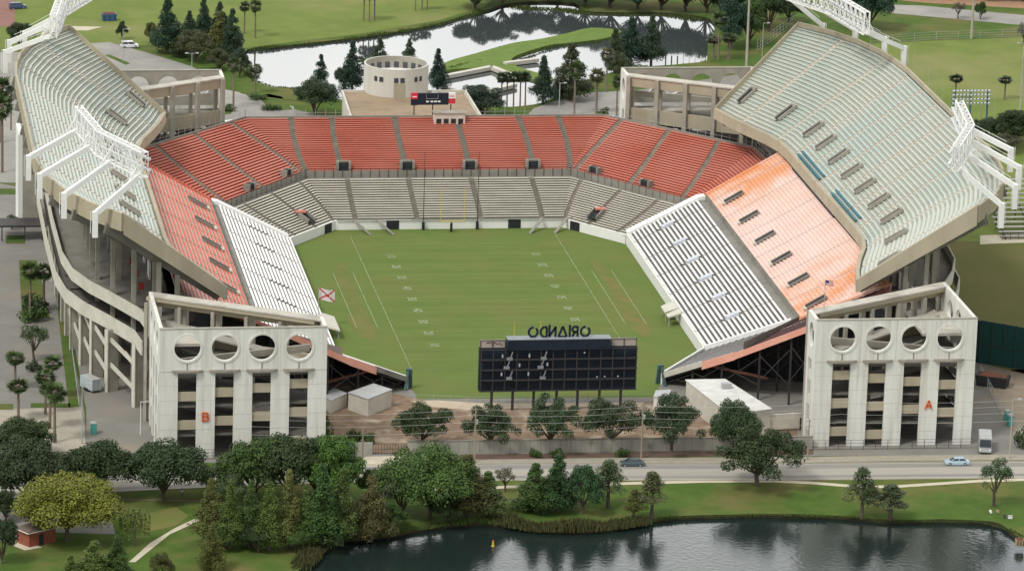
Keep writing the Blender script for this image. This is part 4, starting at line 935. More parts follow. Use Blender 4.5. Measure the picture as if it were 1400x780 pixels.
def shed(pts, h, m, rm, name, label, tilt=0, roofover=.25):
    c = Vector((sum(p[0] for p in pts)/4, sum(p[1] for p in pts)/4, 0)); t = thing(name, label, 'shed', tuple(c))
    b = M(); b.use(m); b.prism(pts, 0, h); b.build('walls', None, t)
    b = M(); b.use(rm); b.prism([tuple(c.xy+(Vector(p)-c.xy)*(1+roofover/8)) for p in pts], h+.02, h+.22); b.build('roof', None, t); return t
GP = lambda x, y, z=0: tuple(G(x, y, z)[:2])
sh = shed([GP(937, 553), GP(996, 600), GP(1052, 592), GP(990, 552)], 5.2, PALE, mat('shed_roof', (.66, .66, .63), (.52, .51, .47), scale=.35), 'white_shed', 'white flat-roofed shed under the right wing beside the dark steel columns')
q = G(993, 530, 5.4); b = M(); b.box((q.x, q.y, 6.0), (2.0, 1.5, 1.0)); b.build('roof_unit', GALV, sh)
b = M(); b.use(PALE); p = Vector((*GP(1052, 592), 0)); b.box((p.x+6, p.y+1.5, 2.2), (13, .4, 3.2), .12); b.use(DARK); b.box((p.x+8, p.y+1.2, 1.6), (3, .2, 2.6), .12); b.build('annex_wall', None, sh)
shed([GP(476, 560), GP(503, 569), GP(535, 556), GP(510, 548)], 3.6, PALE, GALV, 'white_block_shed', 'white block shed beneath the left wing next to the dirt yard')
shed([GP(438, 556), GP(452, 565), GP(474, 555), GP(458, 548)], 2.6, PALE, GALV, 'storage_box', 'pale storage box just beside the inner edge of tower B')
for x0, y0, lab in ((893, 560, 'small white hut at the foot of the right wing tip'),):
    shed([GP(893, 561), GP(915, 560), GP(916, 551), GP(896, 552)], 2.8, WHITE, GALV, 'white_hut', lab)
hut = thing('brick_hut', 'small red brick hut with a brown hipped roof under the yellow-green tree', 'hut', tuple(G(48, 742)))
h0, h1, h2, h3 = Vector((*GP(23, 741), 0)), Vector((*GP(40, 748), 0)), Vector((*GP(76, 740), 0)), Vector((*GP(58, 733), 0))
b = M(); b.use(BRICK); b.prism([tuple(h[:2]) for h in (h0, h1, h2, h3)], 0, 2.9); b.use(DARK)
m_ = h1.lerp(h2, .45); b.box((m_.x, m_.y-.02, 1.1), (.9, .3, 2.1), math.atan2((h2-h1).y, (h2-h1).x)); b.build('walls', None, hut)
c = (h0+h2)/2; E_ = [c+(h-c)*1.16 for h in (h0, h1, h2, h3)]; b = M(); b.use(SHINGLE)
for i in range(4): p, q = E_[i], E_[(i+1) % 4]; b.face([(p.x, p.y, 2.9), (q.x, q.y, 2.9), (c.x, c.y, 4.3)])
b.use(WHITE)
for i in range(4): p, q = E_[i], E_[(i+1) % 4]; b.bar((p.x, p.y, 2.85), (q.x, q.y, 2.85), .08, .14)
b.build('roof', None, hut)
sheet('hut_paving', [PX([(9, 742), (34, 752), (58, 748), (22, 736)])], .06, PATH)
el = thing('stair_block', 'tall grey concrete stair block with a white edge outside the left deck', 'stair tower', (-98.6, 70, 0))
b = M(); b.use(CONC); b.box((-98.2, 72.6, 11.2), (4.4, 12, 22.4)); b.build('wall', None, el)
b = M(); b.use(WHITE); b.box((-100.9, 72.4, 11.1), (1.0, 11.6, 22.2)); b.build('white_fin', None, el)
cp_ = thing('entrance_canopy', 'dark flat entrance canopy below the grey stair block', 'canopy', (-101, 58, 0))
b = M(); b.use(STEEL); b.box((-101, 57, 3.6), (11, 7, .4)); b.build('roof', None, cp_); b = M()
for x in (-105.8, -100.5, -96.4): b.bar((x, 54, 0), (x, 54, 3.4), .25)
b.build('posts', STEEL, cp_)
lowb = thing('outside_bleachers', 'low grey bleachers outside the stadium at the right edge of the photo', 'bleachers', (112, -8, 0))
b = M(); g0 = G(1385, 326); bx, by_ = g0.x+12, g0.y; lowb.location = g0
for i in range(13): b.box((bx, by_+i*2.2, .6+i*.6), (30, 1.1, .14)); b.box((bx, by_+1+i*2.2, .3+i*.6), (30, .12, .45))
b.build('bench_rows', mat('grey_bench', (.40, .385, .34), (.31, .30, .27), scale=.3), lowb)
b = M()
for x in (-14, -7, 0, 7, 14):
    b.bar((bx+x, by_-1, .2), (bx+x, by_+28, 8), .25, .4)
    for i in (4, 8, 12): b.bar((bx+x, by_+i*2.2, 0), (bx+x, by_+i*2.2, .6+i*.6), .2)
b.bar((bx-15, by_-1.2, 1.6), (bx+15, by_-1.2, 1.6), .12); b.bar((bx-15, by_-1.2, .8), (bx+15, by_-1.2, .8), .1)
for k in range(16): b.bar((bx-15+k*2, by_-1.2, 0), (bx-15+k*2, by_-1.2, 1.6), .1)
b.build('frame', STEEL, lowb)
sheet('beige_walk', [PX([(1340, 322), (1440, 318), (1440, 330), (1340, 334)])], .06, PATH)
gf = thing('green_screen_fence', 'tall dark green screen fence right of tower A', 'fence', tuple(G(1370, 500)))
b = M(); pts = [G(1300, 486), G(1338, 496), G(1402, 506), G(1470, 517)]
for p, q in zip(pts, pts[1:]): b.hexa([(p.x, p.y, 0), (q.x, q.y, 0), (q.x, q.y+.2, 0), (p.x, p.y+.2, 0)], [(p.x, p.y, 9.6), (q.x, q.y, 9.4), (q.x, q.y+.2, 9.4), (p.x, p.y+.2, 9.6)])
b.build('screen', GREENF, gf); b = M()
for p, q in zip(pts, pts[1:]):
    for k in range(4): c = p.lerp(q, k/4); b.bar((c.x, c.y-.1, 0), (c.x, c.y-.1, 9.7), .14)
    b.bar((p.x, p.y-.1, 4.2), (q.x, q.y-.1, 4.1), .12)
b.build('posts', STEEL, gf)
def rail_fence(name, label, px, h, m, step=2.5, mesh=True):
    pts = [G(x, y) for x, y in px]; t = thing(name, label, 'fence', tuple(pts[0])); b = M()
    for p, q in zip(pts, pts[1:]):
        n_ = max(1, int((q-p).length/step))
        for k in range(n_): c = p.lerp(q, k/n_); b.bar((c.x, c.y, 0), (c.x, c.y, h), .09)
        for zz in ((.1, h*.35, h*.68, h) if mesh else (h,)): b.bar((p.x, p.y, zz), (q.x, q.y, zz), .05)
    b.build('rails', m, t)
rail_fence('chain_fence', 'grey mesh fence along the lane to the right of tower A', [(1340, 512), (1358, 545), (1380, 582), (1412, 612)], 2.2, GALV)
rail_fence('chain_fence', 'low mesh fence in front of tower A along the pavement', [(1060, 615), (1180, 614), (1330, 612)], 2.0, STEEL)
rail_fence('chain_fence', 'mesh fence in front of tower B along the verge', [(213, 627), (330, 627), (440, 625)], 2.0, STEEL)
rail_fence('field_fence', 'thin mesh fence across the open end of the field', [(545, 545), (640, 549), (760, 548), (890, 545)], 1.1, GALV, 3, False)
rail_fence('lane_rail', 'long grey railing between the lawn strip and the left concourse fins', [(80, 335), (92, 430), (108, 555)], 1.2, GALV, 2.0)
rail_fence('meadow_fence', 'wire fence at the far edge of the right-hand meadow', [(1190, 60), (1280, 54), (1400, 50)], 2.2, GALV, 6)
rail_fence('meadow_fence', 'wire fence beside the far corner of the right deck, before dark trees', [(1035, 70), (1075, 42), (1085, 35)], 3, GALV, 3)
# retaining wall along the street
rw = thing('retaining_wall', 'long stained concrete street wall below the scoreboard', 'wall', tuple(G(830, 612)))
WALLM = mat('stained_wall', (.40, .385, .33), (.30, .29, .25), scale=.5, stretch=(1, 1, .15), c3=(.19, .185, .165), scale3=.3, lo3=.55, hi3=.72)
for a_, e_ in (((557, 620), (1111, 613)),):
    p, q = G(*a_), G(*e_); b = M(); wall_seg(b, p[:2], q[:2], 0, 2.5, .4); b.build('panel', WALLM, rw)
    b = M(); d = q-p
    for k in range(1, 40): c = p.lerp(q, k/40); b.box((c.x, c.y-.01, 1.25), (.06, .06, 2.5))
    b.build('joints', CONCD, rw)
    b = M(); b.bar((p.x, p.y+.2, 2.58), (q.x, q.y+.2, 2.58), .55, .16); b.build('coping', CONCD, rw)
rw2 = thing('retaining_wall', 'short stained concrete wall left of the dirt driveway', 'wall', tuple(G(480, 622)))
p, q = G(440, 622), G(509, 621); b = M(); wall_seg(b, p[:2], q[:2], 0, 2.5, .4); b.build('panel', WALLM, rw2)
gt = thing('mesh_gate', 'closed mesh gate between the two street walls', 'gate', tuple(G(533, 621))); p, q = G(510, 621), G(556, 620); b = M()
for k in range(13): c = p.lerp(q, k/12); b.bar((c.x, c.y, 0), (c.x, c.y, 2.2), .07)
for zz in (.2, 1.1, 2.2): b.bar((p.x, p.y, zz), (q.x, q.y, zz), .07)
b.build('leaf', STEEL, gt)
sp = thing('sand_pile', 'cone of pale sand in the yard left of tower A', 'sand pile', tuple(G(1084, 577))); b = M(); c = G(1084, 577); n_ = 24; random.seed(3)
rr = [2.9+random.uniform(-.25, .25) for _ in range(n_)]
ring_ = lambda f_, z: [(c.x+rr[i]*f_*math.cos(6.28319*i/n_), c.y+rr[i]*f_*math.sin(6.28319*i/n_), z) for i in range(n_)]
r0, r1, r2 = ring_(1, 0), ring_(.55, 1.15), ring_(.1, 2.1)
for A_, B_ in ((r0, r1), (r1, r2)):
    for i in range(n_): b.face([A_[i], A_[(i+1) % n_], B_[(i+1) % n_], B_[i]])
b.face(r2); b.build('heap', SAND, sp, True)

# ================================================================== POLES AND LAMPS
def pole_lamp(px, py, h, label, m=POLEC, r=.16, head=1, name='street_lamp', cat='lamp'):
    p = G(px, py); t = thing(name, label, cat, tuple(p)); b = M(); b.tube(p, p+Vector((0, 0, h)), r, r*.6); b.build('pole', m, t)
    for s in ((1,) if head == 1 else (-1, 1) if head == 2 else ()):
        b = M(); b.bar(p+Vector((0, 0, h-.1)), p+Vector((s*1.1, 0, h)), .1); b.build('arm', m, t); b = M(); c = p+Vector((s*1.4, 0, h)); b.hexa([c+Vector((-.45, -.25, -.1)), c+Vector((.45, -.2, -.1)), c+Vector((.45, .2, -.1)), c+Vector((-.45, .25, -.1))], [c+Vector((-.3, -.2, .15)), c+Vector((.4, -.15, .15)), c+Vector((.4, .15, .15)), c+Vector((-.3, .2, .15))]); b.build('lamp_head', GALV, t)
    return t
pole_lamp(764, 162, 9.5, 'grey lamp post on the lot right of the hall', GALV)
pole_lamp(1041, 95, 13, 'tall lamp post with one arm behind the right far tower', POLEC)
pole_lamp(1020, 100, 25, 'very tall bare concrete pole behind the right far tower', POLEC, .4, 0, 'concrete_pole', 'pole')
pole_lamp(1328, 53, 22, 'bare concrete pole standing in the far right meadow', POLEC, .42, 0, 'concrete_pole', 'pole')
pole_lamp(1394, 160, 20, 'floodlight pole with two heads at the right edge', GALV, .2, 2)
pole_lamp(168, 84, 9, 'lamp post on the island of the far parking lot', GALV, .13)
pole_lamp(262, 118, 9, 'lamp post behind the roof of the left far tower', GALV, .13, 2)
pole_lamp(112, 606, 12.5, 'lamp post with short arms on the forecourt left of tower B', GALV, .14)
pole_lamp(192, 594, 7, 'slim white lamp post on the driveway beside tower B', WHITE, .1)
pole_lamp(1380, 626, 12.5, 'lamp pole by the pavement right of the silver van', POLEC, .16)
for i, (x, y, h) in enumerate(((1240, 122, 12), (1248, 130, 12.5), (1258, 140, 13), (1267, 152, 13.5), (1277, 164, 14), (1286, 178, 15), (1326, 176, 12), (1340, 186, 12), (1357, 192, 12))):
    t = pole_lamp(x, y, h, ('thin meadow pole behind the right deck, number %d from the far end' % (i+1)) if i < 6 else ('thin pole below the floodlight bank, %s of three' % ('left', 'middle', 'right')[i-6]), GALV, .07, 0, 'net_post', 'pole'); t['group'] = 'thin poles behind the right deck'
fb = thing('floodlight_bank', 'wide bank of blue-framed floodlights on posts behind the right deck', 'floodlight', tuple(G(1324, 190)))
p = G(1324, 190)
b = M()
for dx in (-4.5, 0, 4.5): b.tube(p+Vector((dx, 0, 0)), p+Vector((dx, 0, 13)), .3, .22)
b.build('posts', mat('blue_steel', (.05, .13, .19), (.07, .17, .23)), fb)
b = M(); 
for k in range(4): b.bar(p+Vector((-5.2, 0, 9.6+k*1.1)), p+Vector((5.2, 0, 9.6+k*1.1)), .2)
b.build('cross_bars', MATS['blue_steel'], fb)
for k in range(4):
    for i in range(11):
        b = M(); c = p+Vector((-4.7+i*.94, -.35, 9.6+k*1.1)); b.bar(c, c+Vector((0, -.35, -.15)), .5); b.build('floodlamp', MATS['lamp_face'], fb)
pw_ = []
for x, y, h, lab in ((648.5, 631, 11.3, 'timber power pole on the pavement below the left end of the scoreboard'), (876.5, 626, 11.6, 'timber power pole on the pavement right of the dark car'), (495, 648, 10, 'slim timber pole at the driveway mouth'), (1104, 628, 8.6, 'slim pole in front of the inner edge of tower A')):
    p = G(x, y); t = thing('power_pole', lab, 'power pole', tuple(p), 'power poles along the street'); b = M(); b.tube(p, p+Vector((0, 0, h)), .2, .13); b.build('pole', WOOD, t); b = M()
    for zz in (h-.4, h-1.6): b.bar(p+Vector((-.5, 0, zz)), p+Vector((.5, 0, zz)), .1)
    b.build('crossarm', WOOD, t)
    if h > 11:
        b = M(); b.tube(p+Vector((.35, 0, h-3.4)), p+Vector((.35, 0, h-2.5)), .22); b.build('transformer', GALV, t); pw_.append((p, h))
(pa, ha), (pb, hb) = pw_
for i, (dz, lab) in enumerate(((-.3, 'uppermost thin overhead wire along the street'), (-1.5, 'second thin overhead wire along the street'), (-2.9, 'middle thin overhead wire along the street'), (-4.6, 'lowest thin overhead wire along the street'))):
    b = M(); d = pb-pa; st = [pa-d*1.35, pa, pb, pb+d*1.2, pb+d*2.6]
    for p, q in zip(st, st[1:]):
        for k in range(8):
            f = lambda t: p.lerp(q, t)+Vector((0, 0, ha+dz-1.1*4*t*(1-t)*.6)); b.tube(f(k/8), f((k+1)/8), .022, n=4)
    o = b.build('overhead_wire', mat('wire', (.55, .55, .52)), None); tag(o, lab, 'wire', 'overhead wires along the street')

# ================================================================== VEHICLES
def car(px, py, col, rz, label, kind='sedan', cat='car'):
    p = G(px, py); t = thing('parked_car' if kind != 'van' else 'minivan', label, cat, tuple(p)); t.rotation_euler = (0, 0, 0)
    L_, W_, H_ = {'sedan': (4.9, 1.85, 1.45), 'suv': (4.9, 1.95, 1.75), 'limo': (7.0, 1.95, 1.7)}[kind]
    R_ = Matrix.Rotation(rz, 3, 'Z')
    def T(x, y, z): return p+R_ @ Vector((x, y, z))
    sec = [(-.5, .42, .86), (-.49, .30, .92), (-.3, .24, .98), (-.02, .22, .98), (.3, .22, .95), (.46, .28, .86), (.5, .38, .72)] if kind == 'sedan' else [(-.5, .4, 1.0), (-.48, .28, 1.06), (-.1, .24, 1.06), (.28, .24, 1.04), (.46, .28, .95), (.5, .38, .8)]
    b = M(); hw = W_/2
    for (x0, a0, t0), (x1, a1, t1) in zip(sec, sec[1:]):
        q = lambda x, a, tt: [T(x*L_, -hw, a), T(x*L_, -hw*.97, tt*.8), T(x*L_, -hw*.86, tt), T(x*L_, hw*.86, tt), T(x*L_, hw*.97, tt*.8), T(x*L_, hw, a)]
        A, B_ = q(x0, a0, t0), q(x1, a1, t1)
        for k in range(6): b.face([A[k], A[(k+1) % 6], B_[(k+1) % 6], B_[k]])
    for x, a, tt in (sec[0], sec[-1]):
        b.face([T(x*L_, -hw, a), T(x*L_, -hw*.97, tt*.8), T(x*L_, -hw*.86, tt), T(x*L_, hw*.86, tt), T(x*L_, hw*.97, tt*.8), T(x*L_, hw, a)])
    b.build('body', paint('car_'+'_'.join(str(int(c*100)) for c in col), col), t)
    bz = .95 if kind == 'sedan' else 1.04; fr = (-.40, -.28, .12, .30) if kind == 'sedan' else (-.49, -.44, .18, .34)
    b = M(); lo = [(fr[0], hw*.86), (fr[3], hw*.86)]; hi = [(fr[1], hw*.68), (fr[2], hw*.68)]
    bt = [T(lo[0][0]*L_, -lo[0][1], bz), T(lo[1][0]*L_, -lo[1][1], bz-.03), T(lo[1][0]*L_, lo[1][1], bz-.03), T(lo[0][0]*L_, lo[0][1], bz)]
    tp = [T(hi[0][0]*L_, -hi[0][1], H_), T(hi[1][0]*L_, -hi[1][1], H_), T(hi[1][0]*L_, hi[1][1], H_), T(hi[0][0]*L_, hi[0][1], H_)]
    b.hexa(bt, tp); b.build('windows', GLASS, t)
    b = M(); b.hexa([T(hi[0][0]*L_-.05, -hi[0][1]-.03, H_), T(hi[1][0]*L_+.05, -hi[1][1]-.03, H_), T(hi[1][0]*L_+.05, hi[1][1]+.03, H_), T(hi[0][0]*L_-.05, hi[0][1]+.03, H_)], [T(hi[0][0]*L_, -hi[0][1]+.1, H_+.07), T(hi[1][0]*L_, -hi[1][1]+.1, H_+.07), T(hi[1][0]*L_, hi[1][1]-.1, H_+.07), T(hi[0][0]*L_, hi[0][1]-.1, H_+.07)])
    for u in (.02, .5, .98):
        for s in (0, 1):
            i0, i1 = (0, 1) if s == 0 else (3, 2); b.bar(bt[i0].lerp(bt[i1], u), tp[i0].lerp(tp[i1], u), .1)
    b.build('roof', paint('car_'+'_'.join(str(int(c*100)) for c in col), col), t)
    for sx in (-.31, .31):
        for s in (-1, 1):
            b = M(); b.use(RUBBER); b.tube(T(sx*L_, s*(hw-.2), .33), T(sx*L_, s*(hw+.02), .33), .33, n=14); b.use(GALV); b.tube(T(sx*L_, s*(hw+.01), .33), T(sx*L_, s*(hw+.04), .33), .19, n=10); b.build('wheel', None, t)
    for s in (-1, 1):
        b = M(); b.box(tuple(T(L_*.485, s*hw*.66, .68)), (.2, .4, .16), rz); b.build('headlight', GALV, t)
        b = M(); b.box(tuple(T(-L_*.497, s*hw*.68, .78)), (.08, .36, .16), rz); b.build('tail_light', RP, t)
    return t
ra = math.atan2((G(900, 640)-G(700, 641)).y, (G(900, 640)-G(700, 641)).x)
car(864, 636, (.07, .10, .11), ra+math.pi, 'dark grey-green saloon car on the road below the scoreboard')
car(1308, 634.5, (.40, .52, .60), ra+math.pi, 'pale blue saloon car on the road in front of tower A')
car(177, 65, (.75, .75, .75), .1, 'white estate car on the far parking lot beside the trees', 'suv')
car(322, 173, (.72, .72, .72), .35, 'long white limousine behind the left red seats', 'limo')
car(24, 12, (.04, .07, .16), .2, 'dark blue car at the top left corner by brick paving', 'suv')
car(837, 166, (.30, .42, .50), .1, 'pale blue car on the lot behind the right red seats', 'sedan')
def boxvan(px, py, rz, label, name, L_, W_, H_, col, cab=True):
    p = G(px, py); R_ = Matrix.Rotation(rz, 3, 'Z'); T = lambda x, y, z: p+R_ @ Vector((x, y, z)); t = thing(name, label, 'van' if cab else 'trailer', tuple(p)); m = paint(name+'_paint', col)
    b = M(); b.hexa([T(-L_/2, -W_/2, .55), T(L_/2, -W_/2, .55), T(L_/2, W_/2, .55), T(-L_/2, W_/2, .55)], [T(-L_/2, -W_/2+.08, H_), T(L_/2-(.5 if cab else 0), -W_/2+.08, H_), T(L_/2-(.5 if cab else 0), W_/2-.08, H_), T(-L_/2, W_/2-.08, H_)])
    b.build('body', m, t)
    if cab:
        b = M(); b.hexa([T(L_/2-.16, -W_/2+.14, 1.6), T(L_/2-.14, W_/2-.14, 1.6), T(L_/2+.02, W_/2-.14, 1.6), T(L_/2+.02, -W_/2+.14, 1.6)], [T(L_/2-.5, -W_/2+.2, H_-.2), T(L_/2-.5, W_/2-.2, H_-.2), T(L_/2-.32, W_/2-.2, H_-.2), T(L_/2-.32, -W_/2+.2, H_-.2)]); b.build('windscreen', GLASS, t)
        b = M(); b.use(GALV); b.hexa([T(L_/2, -W_/2+.1, .5), T(L_/2+.2, -W_/2+.1, .5), T(L_/2+.2, W_/2-.1, .5), T(L_/2, W_/2-.1, .5)], [T(L_/2, -W_/2+.1, .75), T(L_/2+.2, -W_/2+.1, .75), T(L_/2+.2, W_/2-.1, .75), T(L_/2, W_/2-.1, .75)]); b.build('bumper', None, t)
        for s in (-1, 1):
            b = M(); b.bar(T(L_/2, s*(W_/2-.35), .95), T(L_/2+.08, s*(W_/2-.35), .95), .3); b.build('headlight', WHITE, t)
    else:
        b = M(); b.bar(T(L_/2, 0, .5), T(L_/2+1.4, 0, .45), .15); b.build('drawbar', STEEL, t)
        b = M()
        for s in (-.45, .45): b.bar(T(-L_/2-.03, s*W_, .6), T(-L_/2-.03, s*W_, H_-.1), .06)
        b.bar(T(-L_/2-.03, 0, .6), T(-L_/2-.03, 0, H_-.1), .06); b.build('door_frame', GALV, t)
    b = M(); b.hexa([T(-L_/2-.05, -W_/2, H_), T(L_/2-.6, -W_/2, H_), T(L_/2-.6, W_/2, H_), T(-L_/2-.05, W_/2, H_)], [T(-L_/2, -W_/2+.2, H_+.1), T(L_/2-.8, -W_/2+.2, H_+.1), T(L_/2-.8, W_/2-.2, H_+.1), T(-L_/2, W_/2-.2, H_+.1)]); b.build('roof', GALV, t)
    for x in ((-.3, .3) if cab else (-.1, .08)):
        for s in (-1, 1):
            b = M(); b.tube(T(x*L_, s*(W_/2-.25), .4), T(x*L_, s*(W_/2+.02), .4), .4, n=12); b.build('wheel', RUBBER, t)
boxvan(1346, 614, rad(-103), 'silver step van parked at the right foot of tower A', 'step_van', 6.8, 2.6, 3.2, (.38, .39, .39))
boxvan(124, 533, rad(118), 'pale grey box trailer parked among the concrete fins on the left', 'box_trailer', 4.8, 2.3, 2.9, (.42, .48, .50), False)
def dumpster(px, py, label, rz, d, col):
    p = G(px, py); t = thing('dumpster', label, 'dumpster', tuple(p)); R_ = Matrix.Rotation(rz, 3, 'Z'); T = lambda x, y, z: p+R_ @ Vector((x*d[0]/2, y*d[1]/2, z)); b = M()
    b.hexa([T(-.9, -.9, .1), T(.9, -.9, .1), T(.9, .9, .1), T(-.9, .9, .1)], [T(-1, -1, d[2]), T(1, -1, d[2]), T(1, 1, d[2]), T(-1, 1, d[2])]); b.build('bin', paint('bin_%d' % px, col, .6), t)
    b = M(); b.use(RUST); b.hexa([T(-.9, -.9, d[2]-.05), T(.9, -.9, d[2]-.05), T(.9, .9, d[2]-.05), T(-.9, .9, d[2]-.05)], [T(-.6, -.6, d[2]+.3), T(.5, -.6, d[2]+.35), T(.5, .6, d[2]+.3), T(-.6, .6, d[2]+.35)]); b.build('rubbish', None, t)
    b = M()
    for s in (-.7, 0, .7): b.bar(T(s, -1.02, .2), T(s, -1.06, d[2]), .12)
    b.build('ribs', STEEL, t)
dumpster(149, 28, 'blue dumpster in the meadow at the top left', .05, (4.2, 2.6, 2.0), (.04, .12, .24))
dumpster(1357, 527, 'black open skip heaped with rubble behind tower A', -.5, (7, 3.4, 2.4), (.015, .017, .02))
dumpster(1394, 745, 'small tan tub at the waterline on the right edge', 0, (1.6, 1.4, 1.2), (.45, .34, .18))
def portaloo(px, py, label):
    p = G(px, py); t = thing('portable_toilet', label, 'portable toilet', tuple(p)); m = paint('turquoise_plastic', (.06, .34, .31), .5)
    b = M(); b.box((p.x, p.y, 1.1), (1.2, 1.2, 2.2)); b.build('cabin', m, t); b = M(); b.hexa([(p.x-.65, p.y-.65, 2.2), (p.x+.65, p.y-.65, 2.2), (p.x+.65, p.y+.65, 2.2), (p.x-.65, p.y+.65, 2.2)], [(p.x-.35, p.y-.5, 2.45), (p.x+.35, p.y-.5, 2.45), (p.x+.35, p.y+.5, 2.45), (p.x-.35, p.y+.5, 2.45)]); b.build('roof', GALV, t)
    b = M(); b.box((p.x, p.y-.61, 1.05), (.8, .04, 1.9)); b.build('door', paint('turquoise_door', (.09, .40, .36), .5), t)
portaloo(128, 592, 'turquoise portable toilet on the driveway left of tower B'); portaloo(1377, 575, 'turquoise portable toilet by the lane fence right of tower A'); portaloo(1381, 581, 'turquoise portable toilet nearest the street beside the lane fence')
by = thing('buoy', 'slim yellow marker buoy floating in the near lake', 'buoy', tuple(G(674, 746, -.8))); p = G(674, 746, -.8); b = M(); b.tube(p, p+Vector((0, 0, 1.0)), .22, .16, 10); b.build('shaft', YELLOW, by); b = M(); b.tube(p+Vector((0, 0, 1.0)), p+Vector((0, 0, 1.25)), .2, .05, 10); b.build('cap', ORANGE, by); b = M(); b.tube(p-Vector((0, 0, .2)), p+Vector((0, 0, .1)), .34, .34, 12); b.build('float', YELLOW, by)
# geometric pool edging in the pond
pe = thing('pool_edging', 'angular pale concrete pool edging in the pond behind the hall', 'pool wall', tuple(G(680, 115))); b = M(); b.use(PALE)
for seg in (((606, 106), (672, 93), (700, 104)), ((606, 122), (640, 129), (676, 124), (704, 117)), ((690, 88), (706, 86), (735, 82.5))):
    P_ = [G(x, y) for x, y in seg]
    b = M(); b.use(PALE)
    for p, q in zip(P_, P_[1:]): b.bar((p.x, p.y, .1), (q.x, q.y, .1), 1.6, 1.0)
    b.build('edge', None, pe)
for i in range(8):
    t = thing('pond_post', 'thin post at the pond edge by the right trees, number %d from the left' % (i+1), 'post', tuple(G(910+i*8, 86, -.6)), 'posts standing in the pond'); p = G(910+i*8, 86, -.6); b = M(); b.tube(p, p+Vector((0, 0, 1.9)), .17, .17, 8); b.build('shaft', STEEL if i < 3 else WHITE, t); b = M(); b.tube(p+Vector((0, 0, 1.9)), p+Vector((0, 0, 2.0)), .2, .2, 8); b.build('cap', GALV, t)


# ================================================================== TREES
def leaf_quad(b, c, n, s, rnd):
    n = n.normalized(); a = n.orthogonal().normalized(); a = Quaternion(n, rnd.uniform(0, 6.283)) @ a; e = n.cross(a)
    w_, h_ = s*rnd.uniform(.6, 1.15), s*rnd.uniform(.6, 1.15); f = n*s*rnd.uniform(-.25, .25)
    b.face([c-a*w_*.5, c-e*h_*.5+f, c+a*w_*.55, c+e*h_*.5+f*.5])
def rv(rnd):
    while True:
        v = Vector((rnd.uniform(-1, 1), rnd.uniform(-1, 1), rnd.uniform(-1, 1)))
        if .05 < v.length < 1: return v.normalized()
def crown_clumps(clumps, nleaf, s, rnd, up=.45):
    b = M()
    for (c, r, rz) in clumps:
        for _ in range(int(nleaf*r*r)):
            d = rv(rnd); d.z = d.z if d.z > -.45 or rnd.random() < .35 else -d.z
            q = rnd.uniform(.55, 1.08)
            p = c+Vector((d.x*r*q, d.y*r*q, d.z*rz*q)); leaf_quad(b, p, d*.8+rv(rnd)*.75+Vector((0, 0, up)), s, rnd)
    return b
PROTO = {}
